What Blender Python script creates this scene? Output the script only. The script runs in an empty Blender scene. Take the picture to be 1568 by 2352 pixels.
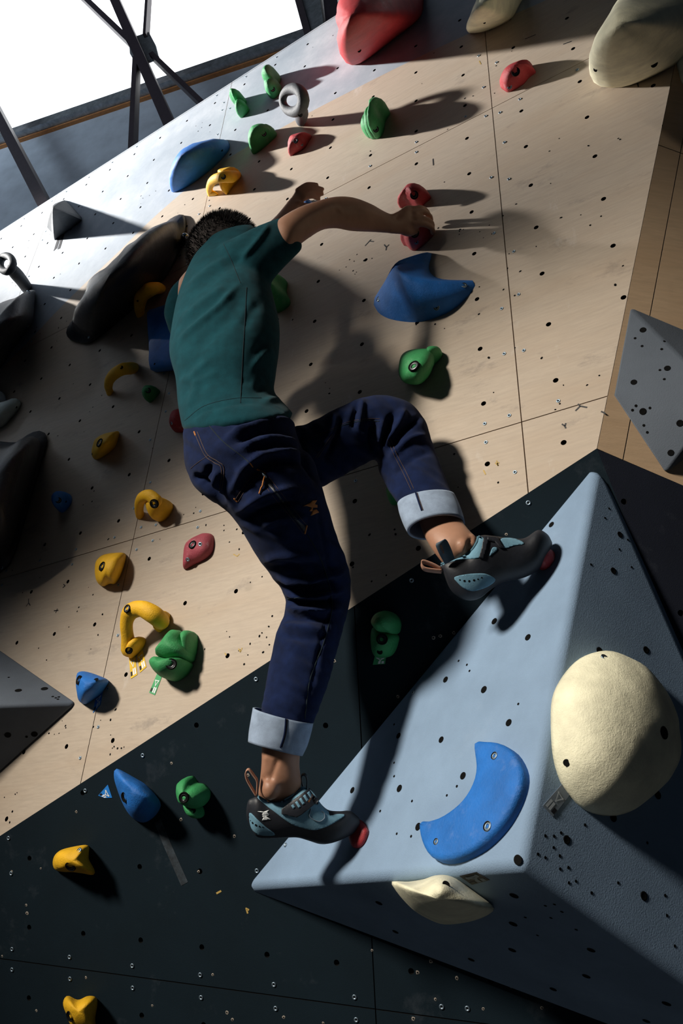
import bpy, bmesh, math, random
import numpy as np
from mathutils import Vector, Matrix, noise
from mathutils.bvhtree import BVHTree
random.seed(7)
S = bpy.context.scene
COL = S.collection

# ------------------------------------------------------------------ camera
F = 1731.0; CX, CY = 784.0, 1176.0            # focal length and centre in pixels of a 1568x2352 frame
d1 = np.array([0.04766507, -0.85737912, 0.5124735])      # wall up, in camera axes (x right, y down, z forward)
d2 = np.array([-0.85048696, 0.2342253, 0.47096757])      # wall left
nn = np.array([-0.52383202, -0.45830073, -0.71802539])   # wall normal
R = np.array([-d2, -nn, d1])                              # camera axes -> world (X along wall, Y into wall, Z up)
CAM = np.array([0.0, -1.4, 1.1])
cam_d = bpy.data.cameras.new('camera'); cam = bpy.data.objects.new('camera', cam_d); COL.objects.link(cam)
cam_d.sensor_fit = 'VERTICAL'; cam_d.sensor_height = 36.0; cam_d.lens = F / 2352 * 36.0
cam_d.clip_start = 0.05; cam_d.clip_end = 200
rx, ry, rz = R @ [1, 0, 0], R @ [0, -1, 0], R @ [0, 0, -1]
M4 = Matrix(((rx[0], ry[0], rz[0], CAM[0]), (rx[1], ry[1], rz[1], CAM[1]), (rx[2], ry[2], rz[2], CAM[2]), (0, 0, 0, 1)))
q = M4.to_quaternion(); cam.rotation_mode = 'QUATERNION'; cam.rotation_quaternion = q; cam.location = CAM
S.camera = cam

# ------------------------------------------------------------------ light and exposure
w = bpy.data.worlds.new('hall_ambient'); S.world = w; w.use_nodes = True
w.node_tree.nodes['Background'].inputs[0].default_value = (0.55, 0.75, 1.0, 1)
w.node_tree.nodes['Background'].inputs[1].default_value = 0.014
def area(name, loc, tgt, sx, sy, power, col):
    l = bpy.data.lights.new(name, 'AREA'); l.shape = 'RECTANGLE'; l.size = sx; l.size_y = sy
    l.energy = power; l.color = col
    o = bpy.data.objects.new(name, l); COL.objects.link(o); o.location = loc
    o.rotation_mode = 'QUATERNION'
    o.rotation_quaternion = (Vector(tgt) - Vector(loc)).to_track_quat('-Z', 'Y')
    return o
def spot(name, loc, tgt, half, blend, power, radius, col):
    l = bpy.data.lights.new(name, 'SPOT'); l.energy = power; l.color = col; l.shadow_soft_size = radius
    l.spot_size = math.radians(2 * half); l.spot_blend = blend
    o = bpy.data.objects.new(name, l); COL.objects.link(o); o.location = loc; o.rotation_mode = 'QUATERNION'
    o.rotation_quaternion = (Vector(tgt) - Vector(loc)).to_track_quat('-Z', 'Y'); return o
LA = Vector((.85, .40, -.30)).normalized(); TA = Vector((-2.1, 0, 4.42))
LB = Vector((.32, .85, -.42)).normalized(); TB = Vector((-0.75, 0, 1.45))
spot('high_hall_lamp', TA - LA * 6.5, TA, 10.3, 1.0, 8800, .16, (1.0, .97, .93))
spot('low_hall_lamp', TB - LB * 7.0, TB, 16.5, 1.0, 2800, .50, (1.0, .93, .82))
area('side_skylight', (-5.6, -3.6, 6.6), (-2.4, .2, 3.8), 2.0, 2.0, 130, (.72, .86, 1.0))
S.view_settings.view_transform = 'Standard'; S.view_settings.look = 'None'
S.view_settings.exposure = 0.0; S.view_settings.gamma = 1.0; S.view_settings.use_curve_mapping = False

# ------------------------------------------------------------------ helpers: projection
def ray(p): return R @ np.array([(p[0] - CX) / F, (p[1] - CY) / F, 1.0])
def at(p, d): return CAM + ray(p) * d                      # pixel + depth -> world
def onplane(p, P0, n):
    r = ray(p); return CAM + r * ((n @ (P0 - CAM)) / (n @ r))
def proj(P):
    c = R.T @ (np.asarray(P) - CAM); return np.array([CX + F * c[0] / c[2], CY + F * c[1] / c[2]])
def proj_many(P):
    c = (P - CAM) @ R; return np.stack([CX + F * c[:, 0] / c[:, 2], CY + F * c[:, 1] / c[:, 2]], 1)
def nrm(v): v = np.asarray(v, float); return v / np.linalg.norm(v)
class Plane:
    def __init__(s, P0, n): s.P0 = np.asarray(P0, float); s.n = nrm(n)
    def pt(s, p, h=0.0): return onplane(p, s.P0 + s.n * h, s.n)
WOOD = Plane((0, 0, 0), (0, -1, 0))
K = WOOD.pt((1370, 1030)); L0 = WOOD.pt((0, 1920)); crease = nrm(K - L0)
nd = R @ np.array([-0.37509593, -0.08663278, -0.92292893]); nd = nrm(nd - crease * (nd @ crease))
DARK = Plane(K, nd)
edge_top = WOOD.pt((1548, 150)); e_dir = nrm(edge_top - K)
perp = nrm(np.cross(e_dir, [0, -1, 0]));  perp = perp if perp[0] > 0 else -perp
PHI = math.radians(42)
q_dir = perp * math.cos(PHI) + np.array([0, 1, 0]) * math.sin(PHI)
nr = nrm(np.cross(q_dir, e_dir)); nr = nr if nr @ (CAM - K) > 0 else -nr
RIGHT = Plane(K, nr)
ar2 = nrm(DARK.pt((1390, 1080)) - K)                       # arete between the two dark planes
rc = RIGHT.pt((1568, 1115)); n4 = nrm(np.cross(ar2, rc - K)); n4 = n4 if n4 @ (CAM - K) > 0 else -n4
DARKR = Plane(K, n4)

# ------------------------------------------------------------------ helpers: objects
def link(o, parent=None):
    COL.objects.link(o)
    if parent is not None: o.parent = parent
    return o
def tag(o, label=None, cat=None, group=None, kind=None):
    if label: o['label'] = label
    if cat: o['category'] = cat
    if group: o['group'] = group
    if kind: o['kind'] = kind
    return o
def mesh_obj(name, verts, faces, mat, parent=None, smooth=True):
    me = bpy.data.meshes.new(name); me.from_pydata([tuple(map(float, v)) for v in verts], [], faces); me.update()
    if smooth: me.polygons.foreach_set('use_smooth', [True] * len(me.polygons))
    if mat: me.materials.append(mat)
    o = bpy.data.objects.new(name, me); return link(o, parent)
def bm_obj(name, bm, mat, parent=None, smooth=False):
    me = bpy.data.meshes.new(name); bm.to_mesh(me); bm.free()
    if smooth: me.polygons.foreach_set('use_smooth', [True] * len(me.polygons))
    if mat: me.materials.append(mat)
    return link(bpy.data.objects.new(name, me), parent)
def empty(name, loc=(0, 0, 0)):
    o = bpy.data.objects.new(name, None); o.empty_display_size = 0.05; COL.objects.link(o); return o
class MB:
    def __init__(s): s.v = []; s.f = []
    def add(s, vs, fs):
        b = len(s.v); s.v += [np.asarray(v, float) for v in vs]; s.f += [tuple(i + b for i in f) for f in fs]
    def build(s, name, mat, parent=None, smooth=True):
        o = mesh_obj(name, s.v, s.f, mat, parent, smooth)
        bm = bmesh.new(); bm.from_mesh(o.data); bmesh.ops.recalc_face_normals(bm, faces=bm.faces); bm.to_mesh(o.data); bm.free()
        return o
def smooth_angle(o, a=35):
    m = o.modifiers.new('edge_split', 'EDGE_SPLIT'); m.split_angle = math.radians(a)

# ------------------------------------------------------------------ materials
def mat_new(name):
    m = bpy.data.materials.new(name); m.use_nodes = True
    nt = m.node_tree; return m, nt, nt.nodes['Principled BSDF']
def N(nt, t, **kw):
    n = nt.nodes.new(t)
    for k, v in kw.items(): setattr(n, k, v)
    return n
def noise_node(nt, scale, detail=4, rough=0.6, vec=None, mapping=None):
    n = N(nt, 'ShaderNodeTexNoise'); n.inputs['Scale'].default_value = scale
    n.inputs['Detail'].default_value = detail; n.inputs['Roughness'].default_value = rough
    if vec is None:
        g = N(nt, 'ShaderNodeNewGeometry'); vec = g.outputs['Position']
    if mapping:
        mp = N(nt, 'ShaderNodeMapping'); mp.inputs['Scale'].default_value = mapping
        nt.links.new(vec, mp.inputs['Vector']); vec = mp.outputs['Vector']
    nt.links.new(vec, n.inputs['Vector']); return n.outputs['Fac']
def ramp(nt, fac, stops):
    r = N(nt, 'ShaderNodeValToRGB'); cr = r.color_ramp
    while len(cr.elements) < len(stops): cr.elements.new(0.5)
    for e, (p, c) in zip(cr.elements, stops):
        e.position = p; e.color = (c[0], c[1], c[2], 1) if len(c) == 3 else c
    nt.links.new(fac, r.inputs['Fac']); return r.outputs['Color']
def mix(nt, a, b, fac):
    m = N(nt, 'ShaderNodeMix', data_type='RGBA')
    for sock, v in ((m.inputs[6], a), (m.inputs[7], b), (m.inputs[0], fac)):
        if isinstance(v, (tuple, list)): sock.default_value = (*v, 1) if len(v) == 3 else v
        elif isinstance(v, (int, float)): sock.default_value = v
        else: nt.links.new(v, sock)
    return m.outputs[2]
def bump(nt, bs, h, strength=0.3, dist=0.01, prev=None):
    b = N(nt, 'ShaderNodeBump'); b.inputs['Strength'].default_value = strength; b.inputs['Distance'].default_value = dist
    nt.links.new(h, b.inputs['Height'])
    if prev is not None: nt.links.new(prev, b.inputs['Normal'])
    nt.links.new(b.outputs['Normal'], bs.inputs['Normal']); return b.outputs['Normal']
def simple(name, col, rough=0.6, metal=0.0, var=0.15, nscale=30, bstr=0.0, bscale=200, bdist=0.002, spec=0.5):
    m, nt, bs = mat_new(name)
    f = noise_node(nt, nscale)
    c = ramp(nt, f, [(0.3, [x * (1 - var) for x in col]), (0.7, [min(1, x * (1 + var)) for x in col])])
    nt.links.new(c, bs.inputs['Base Color']); bs.inputs['Roughness'].default_value = rough
    bs.inputs['Metallic'].default_value = metal; bs.inputs['Specular IOR Level'].default_value = spec
    if bstr: bump(nt, bs, noise_node(nt, bscale, 3), bstr, bdist)
    return m
def hold_mat(name, col, chalk=0.12, rough=0.62, grain=260, spec=0.4):
    m, nt, bs = mat_new(name)
    f = noise_node(nt, 18, 3)
    c = ramp(nt, f, [(0.3, [x * 0.82 for x in col]), (0.7, [min(1, x * 1.12) for x in col])])
    ch = ramp(nt, noise_node(nt, 26, 8, 0.75), [(0.56, (0, 0, 0)), (0.78, (chalk, chalk, chalk))])
    c2 = mix(nt, c, (0.8, 0.8, 0.8), ch)
    nt.links.new(c2, bs.inputs['Base Color']); bs.inputs['Roughness'].default_value = rough
    bs.inputs['Specular IOR Level'].default_value = spec
    p = bump(nt, bs, noise_node(nt, grain, 4, 0.7), 0.5, 0.003)
    bump(nt, bs, noise_node(nt, 22, 3, 0.5), 0.25, 0.012, p)
    return m
def paint_grey(name, col, chalk=0.1, grain=420, gs=0.35, rough=0.75):
    m, nt, bs = mat_new(name)
    c = ramp(nt, noise_node(nt, 5, 5), [(0.3, [x * 0.85 for x in col]), (0.7, [min(1, x * 1.1) for x in col])])
    ch = ramp(nt, noise_node(nt, 7, 9, 0.7), [(0.58, (0, 0, 0)), (0.8, (chalk, chalk, chalk))])
    c = mix(nt, c, (0.6, 0.65, 0.75), ch)
    nt.links.new(c, bs.inputs['Base Color']); bs.inputs['Roughness'].default_value = rough
    bs.inputs['Specular IOR Level'].default_value = 0.15
    bump(nt, bs, noise_node(nt, grain, 4, 0.65), gs, 0.002)
    return m
def wood_mat(name, base, painted=False, smudge=0.55):
    m, nt, bs = mat_new(name)
    g = N(nt, 'ShaderNodeNewGeometry'); pos = g.outputs['Position']
    warp = noise_node(nt, 1.3, 3, 0.5, pos)
    fine = noise_node(nt, 1.0, 6, 0.65, pos, (16, 16, 150))
    broad = noise_node(nt, 1.0, 4, 0.55, pos, (1.8, 1.8, 7))
    c = ramp(nt, fine, [(0.25, [x * 0.86 for x in base]), (0.75, [x * 1.07 for x in base])])
    c = mix(nt, c, [base[0] * 0.88, base[1] * 0.8, base[2] * 0.72], ramp(nt, broad, [(0.45, (0, 0, 0)), (0.75, (0.6, 0.6, 0.6))]))
    # grain figure: wavy veins
    wv = N(nt, 'ShaderNodeTexWave', wave_type='BANDS', bands_direction='Z'); wv.inputs['Scale'].default_value = 5.5
    wv.inputs['Distortion'].default_value = 14; wv.inputs['Detail'].default_value = 3; wv.inputs['Detail Scale'].default_value = 0.7
    mp = N(nt, 'ShaderNodeMapping'); mp.inputs['Scale'].default_value = (0.45, 0.45, 1.2)
    nt.links.new(pos, mp.inputs['Vector']); nt.links.new(mp.outputs['Vector'], wv.inputs['Vector'])
    c = mix(nt, c, [x * 0.8 for x in base], ramp(nt, wv.outputs['Fac'], [(0.0, (0.22, 0.22, 0.22)), (0.12, (0, 0, 0))]))
    # rubber scuffs and chalk
    sc = ramp(nt, noise_node(nt, 1.0, 8, 0.75, pos, (5, 5, 11)), [(0.58, (0, 0, 0)), (0.74, (smudge, smudge, smudge))])
    c = mix(nt, c, (0.09, 0.085, 0.085), sc)
    ck = ramp(nt, noise_node(nt, 1.0, 6, 0.7, pos, (9, 9, 3.5)), [(0.62, (0, 0, 0)), (0.8, (0.4, 0.4, 0.4))])
    c = mix(nt, c, (0.72, 0.72, 0.72), ck)
    if painted:
        sep = N(nt, 'ShaderNodeSeparateXYZ'); nt.links.new(pos, sep.inputs[0])
        mr = N(nt, 'ShaderNodeMapRange'); mr.inputs[1].default_value = -3.6; mr.inputs[2].default_value = 0.2
        nt.links.new(sep.outputs['X'], mr.inputs[0])
        fc = N(nt, 'ShaderNodeFloatCurve'); cv = fc.mapping.curves[0]
        pts = [PX for PX in PAINT_EDGE]
        tp = [((x + 3.6) / 3.8, (z - 2.0) / 3.0) for x, z in pts]
        while len(cv.points) < len(tp): cv.points.new(0.5, 0.5)
        for P_, (a, b) in zip(cv.points, tp): P_.location = (a, b); P_.handle_type = 'AUTO'
        fc.mapping.update(); nt.links.new(mr.outputs[0], fc.inputs['Value'])
        ml = N(nt, 'ShaderNodeMath', operation='MULTIPLY_ADD'); ml.inputs[1].default_value = 3.0; ml.inputs[2].default_value = 2.0
        nt.links.new(fc.outputs[0], ml.inputs[0])
        gt = N(nt, 'ShaderNodeMath', operation='GREATER_THAN'); nt.links.new(sep.outputs['Z'], gt.inputs[0]); nt.links.new(ml.outputs[0], gt.inputs[1])
        pc = ramp(nt, noise_node(nt, 2.2, 7, 0.7, pos), [(0.3, (0.24, 0.285, 0.335)), (0.5, (0.33, 0.37, 0.42)), (0.75, (0.52, 0.545, 0.58))])
        c = mix(nt, c, pc, gt.outputs[0])
    nt.links.new(c, bs.inputs['Base Color']); bs.inputs['Roughness'].default_value = 0.62
    bs.inputs['Specular IOR Level'].default_value = 0.35
    bump(nt, bs, noise_node(nt, 1.0, 5, 0.7, pos, (120, 120, 420)), 0.18, 0.0015)
    return m
PAINT_PX = [(1254, 0), (1070, 80), (784, 220), (640, 297), (500, 380), (380, 475), (265, 585), (160, 685), (0, 850)]
PAINT_EDGE = sorted([(float(WOOD.pt(p)[0]), float(WOOD.pt(p)[2])) for p in PAINT_PX])
PAINT_EDGE = [(-3.6, PAINT_EDGE[0][1] - 0.35 * (PAINT_EDGE[0][0] + 3.6) * 1.4)] + PAINT_EDGE + [(0.2, PAINT_EDGE[-1][1] - 0.06)]

M = {}
M['wood'] = wood_mat('birch_plywood', (0.455, 0.375, 0.295), True)
M['woodr'] = wood_mat('brown_plywood', (0.62, 0.44, 0.28), False, 0.2)
M['ply_edge'] = simple('plywood_edge', (0.33, 0.25, 0.18), 0.8)
M['dark'] = paint_grey('dark_textured_paint', (0.005, 0.0125, 0.019), 0.05, 500, 0.3, .85)
M['darkr'] = paint_grey('dark_blue_paint', (0.014, 0.017, 0.028), 0.06, 500, 0.3)
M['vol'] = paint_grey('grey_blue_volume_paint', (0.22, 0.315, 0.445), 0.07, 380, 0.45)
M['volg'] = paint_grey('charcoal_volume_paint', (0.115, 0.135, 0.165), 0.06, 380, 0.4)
M['yellow'] = hold_mat('yellow_hold', (0.78, 0.43, 0.012), 0.04)
M['green'] = hold_mat('green_hold', (0.035, 0.27, 0.085), 0.13)
M['red'] = hold_mat('red_hold', (0.36, 0.028, 0.035), 0.22)
M['redbig'] = hold_mat('large_red_hold', (0.50, 0.035, 0.04), 0.08, 0.5)
M['pink'] = hold_mat('chalky_red_hold', (0.36, 0.06, 0.085), 0.55)
M['blue'] = hold_mat('blue_hold', (0.012, 0.145, 0.50), 0.10)
M['cream'] = hold_mat('cream_hold', (0.86, 0.82, 0.60), 0.05, 0.6, 300)
M['white'] = hold_mat('white_hold', (0.62, 0.70, 0.66), 0.1)
M['black'] = hold_mat('black_hold', (0.012, 0.013, 0.018), 0.05, 0.42, 200, 0.5)
M['gloss'] = simple('glossy_black_hold', (0.01, 0.01, 0.012), 0.08)
M['greyh'] = hold_mat('dark_grey_hold', (0.028, 0.036, 0.045), 0.05)
M['ringh'] = hold_mat('grey_hold', (0.10, 0.105, 0.115), 0.08)
M['hole'] = simple('hole_black', (0.004, 0.004, 0.004), 0.9, spec=0.1)
M['steel'] = simple('zinc_steel', (0.33, 0.42, 0.50), 0.5, 1.0)
M['bolt'] = simple('dark_bolt', (0.09, 0.09, 0.095), 0.35, 1.0)
M['rawwood'] = simple('raw_wood_chip', (0.30, 0.26, 0.22), 0.8)
M['ink'] = simple('black_ink', (0.01, 0.01, 0.012), 0.6)
M['gold'] = simple('ochre_ink', (0.45, 0.30, 0.08), 0.7)
M['tagw'] = simple('tag_white', (0.78, 0.80, 0.80), 0.5)
M['tagy'] = simple('tag_yellow', (0.80, 0.50, 0.02), 0.45)
M['tagg'] = simple('tag_green', (0.05, 0.33, 0.12), 0.45)
M['tagb'] = simple('tag_blue', (0.02, 0.2, 0.62), 0.45)
M['tagk'] = simple('tag_black', (0.012, 0.012, 0.016), 0.4)
M['tags'] = simple('tag_grey', (0.16, 0.2, 0.25), 0.5)
M['tagl'] = simple('tag_light_grey', (0.42, 0.47, 0.52), 0.5)

# ------------------------------------------------------------------ climbing wall panels with real bolt holes
SP = 0.1295 * 1.4
def clip(bm, planes):
    for co, no in planes:
        geom = bm.verts[:] + bm.edges[:] + bm.faces[:]
        bmesh.ops.bisect_plane(bm, geom=geom, plane_co=Vector(co), plane_no=Vector(no), clear_outer=True)
def panel_bm(u0, u1, v0, v1, nu, nv, frame, r=0.0068, gap=0.0013, skip=()):
    """flat panel made of nu x nv cells, each with a round bolt hole; frame maps (u, v, h) to world"""
    bm = bmesh.new(); NS = 12
    du, dv = (u1 - u0) / nu, (v1 - v0) / nv
    grid = {}
    def V(u, v, h=0.0):
        k = (round(u, 6), round(v, 6), round(h, 6))
        if k not in grid: grid[k] = bm.verts.new(frame(u, v, h))
        return grid[k]
    a, b = u0 + gap, u1 - gap; c, d = v0 + gap, v1 - gap
    us = [a] + [u0 + i * du for i in range(1, nu)] + [b]; vs = [c] + [v0 + j * dv for j in range(1, nv)] + [d]
    for i in range(nu):
        for j in range(nv):
            cu, cv_ = u0 + (i + .5) * du, v0 + (j + .5) * dv
            corners = [V(us[i + 1], vs[j + 1]), V(us[i], vs[j + 1]), V(us[i], vs[j]), V(us[i + 1], vs[j])]
            if (i, j) in skip:
                bm.faces.new(corners); continue
            ring = [bm.verts.new(frame(cu + r * math.cos(math.tau * k / NS), cv_ + r * math.sin(math.tau * k / NS), 0)) for k in range(NS)]
            deep = [bm.verts.new(frame(cu + r * math.cos(math.tau * k / NS), cv_ + r * math.sin(math.tau * k / NS), -0.016)) for k in range(NS)]
            # ring -> square
            for qd in range(4):
                k0 = qd * 3 + 1
                cur = corners[qd]
                for k in range(k0, k0 + 1): bm.faces.new([cur, ring[k % NS], ring[(k + 1) % NS]][::-1])
                nx = corners[(qd + 1) % 4]
                bm.faces.new([cur, ring[(k0 + 1) % NS], ring[(k0 + 2) % NS], nx][::-1])
                bm.faces.new([nx, ring[(k0 + 2) % NS], ring[(k0 + 3) % NS]][::-1])
            for k in range(NS):
                f = bm.faces.new([ring[k], ring[(k + 1) % NS], deep[(k + 1) % NS], deep[k]]); f.material_index = 1
            f = bm.faces.new(deep); f.material_index = 1
    # edges going back
    for (pa, pb) in (((a, c), (b, c)), ((b, c), (b, d)), ((b, d), (a, d)), ((a, d), (a, c))):
        f = bm.faces.new([bm.verts.new(frame(*pa, 0)), bm.verts.new(frame(*pb, 0)), bm.verts.new(frame(*pb, -0.018)), bm.verts.new(frame(*pa, -0.018))]); f.material_index = 2
    return bm
ring_me = None
def screw_mesh(name, mo, mi, r=0.0048, hex_=False):
    m = MB(); NS = 14; vs = []; fs = []
    prof = [(r, 0.0), (r, 0.0012), (r * 0.88, 0.0018), (r * 0.5, 0.0014), (r * 0.42, 0.0004)]
    for rr, h in prof:
        for k in range(NS): a = math.tau * k / NS; vs.append((rr * math.cos(a), rr * math.sin(a), h))
    for i in range(len(prof) - 1):
        for k in range(NS): fs.append((i * NS + k, i * NS + (k + 1) % NS, (i + 1) * NS + (k + 1) % NS, (i + 1) * NS + k))
    fs.append(tuple((len(prof) - 1) * NS + k for k in range(NS)))
    me = bpy.data.meshes.new(name); me.from_pydata(vs, [], fs); me.materials.append(mo); me.materials.append(mi)
    for p in me.polygons: p.use_smooth = len(p.vertices) == 4
    me.polygons[-1].material_index = 1
    return me
SCREW = screw_mesh('screw', M['steel'], M['hole'])
HOLEM = screw_mesh('bolt_hole', M['hole'], M['hole'], 0.0075)
for v_ in HOLEM.vertices: v_.co.z *= .2
def orient(P, n, scale=1.0, up=(0, 0, 1)):
    z = Vector(nrm(n)); x = Vector(up).cross(z)
    if x.length < 1e-4: x = Vector((1, 0, 0))
    x.normalize(); y = z.cross(x)
    m = Matrix.Identity(4)
    for i in range(3): m[i][0], m[i][1], m[i][2], m[i][3] = x[i] * scale, y[i] * scale, z[i] * scale, float(P[i])
    return m
def put(name, me, P, n, scale=1.0, parent=None):
    o = bpy.data.objects.new(name, me); link(o, parent); o.matrix_world = orient(P, n, scale)
    return o

def wall_frame_wood(u, v, h): return (u, -h, v)
wall = empty('wall_front'); tag(wall, 'tall pale birch plywood climbing wall with grey painted top and bolt holes', 'wall', kind='structure')
U0 = -0.369 * 1.4 + SP / 2 - 7 * SP          # seam left of right-hand seam
V0 = 0.859 * 1.4 + 1.1 - SP / 2              # horizontal seam
u_right = U0 + 7 * SP
top_z = 2.615 * 1.4 + 1.1
ccut = [(K, nrm(np.cross(crease, [0, -1, 0])) * (1 if np.cross(crease, [0, -1, 0])[2] < 0 else -1)),
        (K, perp)]
panels = []
for i in range(-3, 2):
    for j in range(-2, 4):
        u0 = U0 + i * 7 * SP; v0 = V0 + j * 7 * SP; nv = 7
        if v0 > top_z: continue
        v1 = v0 + 7 * SP
        if v1 > top_z: nv = max(1, round((top_z - v0) / SP)); v1 = v0 + nv * SP
        bm = panel_bm(u0, u0 + 7 * SP, v0, v1, 7, nv, wall_frame_wood)
        clip(bm, ccut)
        if v1 > top_z: clip(bm, [((0, 0, top_z), (0, 0, 1))])
        if len(bm.faces) < 4: bm.free(); continue
        o = bm_obj('plywood_panel', bm, M['wood'], wall); o.data.materials.append(M['hole']); o.data.materials.append(M['ply_edge'])
        panels.append(o)
# backing so the seams read dark
def quad_obj(name, pts, mat, parent=None, thick=0.0, n=None):
    m = MB(); k = len(pts)
    if thick:
        b = [np.asarray(p) - np.asarray(n) * thick for p in pts]
        m.add(list(pts) + b, [tuple(range(k)), tuple(range(2 * k - 1, k - 1, -1))] + [(i, i + k, (i + 1) % k + k, (i + 1) % k) for i in range(k)])
    else: m.add(pts, [tuple(range(k))])
    return m.build(name, mat, parent, False)
Lx = L0 - crease * 3.0
back = [K, np.array([edge_top[0], 0, edge_top[2]]) + e_dir * ((top_z - edge_top[2]) / e_dir[2]), np.array([-6.0, 0, top_z]), np.array([-6.0, 0, 0.4]), Lx]
back = [b + np.array([0, 0.0175, 0]) for b in back]
quad_obj('backing_board', back, M['hole'], wall, 0.03, np.array([0, -1.0, 0]))

# dark lower wall
dP0 = DARK.pt((67, 2130)); dx = nrm(DARK.pt((770, 2211)) - dP0); dy = nrm(DARK.pt((64, 1970)) - dP0); dy = nrm(dy - dx * (dx @ dy))
SD = 0.1745
def frame_dark(u, v, h): return tuple(dP0 + dx * u + dy * v + nd * h)
wd = empty('wall_lower'); tag(wd, 'dark textured lower climbing wall leaning out beneath the pale plywood', 'wall', kind='structure')
up_in_dark = np.cross(nd, crease); up_in_dark = nrm(up_in_dark if up_in_dark[2] > 0 else -up_in_dark)
ar_out = nrm(np.cross(nd, ar2)); ar_out = ar_out if ar_out[0] > 0 else -ar_out
dcut = [(K, up_in_dark), (K, ar_out)]
for i in range(-2, 3):
    for j in range(-3, 2):
        u0 = (-0.5 + 7 * i - 2 + 1) * SD; v0 = (-0.5 + 7 * j) * SD
        bm = panel_bm(u0, u0 + 7 * SD, v0, v0 + 7 * SD, 7, 7, frame_dark)
        clip(bm, dcut)
        if len(bm.faces) < 4: bm.free(); continue
        # drop what lies below the mats
        geom = bm.verts[:] + bm.edges[:] + bm.faces[:]
        bmesh.ops.bisect_plane(bm, geom=geom, plane_co=(0, 0, 0.02), plane_no=(0, 0, -1), clear_outer=True)
        if len(bm.faces) < 4: bm.free(); continue
        o = bm_obj('painted_panel', bm, M['dark'], wd); o.data.materials.append(M['hole']); o.data.materials.append(M['hole'])
dk = [K - nd * .018, K + ar2 * 2.6 - nd * .018, L0 - crease * 3 - up_in_dark * 2.2 - nd * .018, L0 - crease * 3 - nd * .018]
quad_obj('backing_board', dk, M['hole'], wd, 0.02, nd)

# right-hand faces round the arete
wr = empty('wall_right'); tag(wr, 'brown plywood climbing wall face turning away right of the wall edge', 'wall', kind='structure')
def frame_r(u, v, h): return tuple(K + q_dir * u + e_dir * v + nr * h)
crr = nrm(rc - K); dn = np.cross(nr, crr); dn = nrm(dn if dn[2] < 0 else -dn)
for u0, u1, nu in ((0.0, 0.062, 0), (0.062, 0.062 + 7 * SP, 7)):
    for j in range(-1, 3):
        v0 = -0.35 + j * 7 * SP
        bm = panel_bm(u0, u1, v0, v0 + 7 * SP, max(nu, 1), 7, frame_r, skip=[(0, k) for k in range(7)] if nu == 0 else ())
        clip(bm, [(K, dn)])
        if len(bm.faces) < 4: bm.free(); continue
        o = bm_obj('plywood_panel', bm, M['woodr'], wr); o.data.materials.append(M['hole']); o.data.materials.append(M['ply_edge'])
wdr = empty('wall_lower_right'); tag(wdr, 'near-black lower climbing wall face right of the big grey volume', 'wall', kind='structure')
ax = nrm(rc - K); ay = ar2
def frame_dr(u, v, h): return tuple(K + ax * u + nrm(-np.cross(n4, ax) if (-np.cross(n4, ax))[2] > 0 else np.cross(n4, ax)) * v + n4 * h)
aro = np.cross(n4, ar2); aro = nrm(aro if aro @ ax < 0 else -aro)
bm = panel_bm(-7 * SP, 7 * SP, -7 * SP, 0, 14, 7, frame_dr); clip(bm, [(K, aro)])
o = bm_obj('painted_panel', bm, M['darkr'], wdr); o.data.materials.append(M['hole']); o.data.materials.append(M['ply_edge'])

# screws along seams, old screw holes, pen marks
def inside_px(p, m=15): return -m < p[0] < 1568 + m and -m < p[1] < 2352 + m
def in_wood(P): return (P - K) @ ccut[0][1] < -0.02 and (P - K) @ perp < -0.02 and P[2] < top_z - .03
cnt = 0
for i in range(-2, 2):
    us = U0 + i * 7 * SP
    for j in range(-6, 16):
        for sgn in (-1, 1):
            P = np.array([us + sgn * 0.026 + random.uniform(-.004, .004), 0, V0 + (j + .5) * SP + random.choice((-.05, .05)) + random.uniform(-.02, .02)])
            if in_wood(P) and inside_px(proj(P)) and random.random() < .75: put('panel_screw', SCREW, P + [0, -.0002, 0], (0, -1, 0), 1.0, wall); cnt += 1
for j in (0, 1, 2):
    for i in range(-12, 10):
        for sgn in (-1, 1):
            P = np.array([U0 + (i + .5) * SP, 0, V0 + j * 7 * SP + sgn * 0.028])
            if in_wood(P) and inside_px(proj(P)) and random.random() < .7: put('panel_screw', SCREW, P + [0, -.0002, 0], (0, -1, 0), 1.0, wall); cnt += 1
for p in [(28, 2180), (160, 2198), (304, 2218), (460, 2239), (629, 2261), (28, 2227), (161, 2248), (305, 2269), (462, 2291), (633, 2316), (814, 2290), (1014, 2312), (1073, 2316), (26, 2006), (20, 1925), (196, 1816), (328, 1735), (1213, 1155), (945, 1333), (1174, 2262), (818, 2342), (460, 1250), (588, 1560), (590, 2000)]:
    P = DARK.pt(p); put('panel_screw', SCREW, P + nd * .0003, nd, 1.15, wd)
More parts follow.
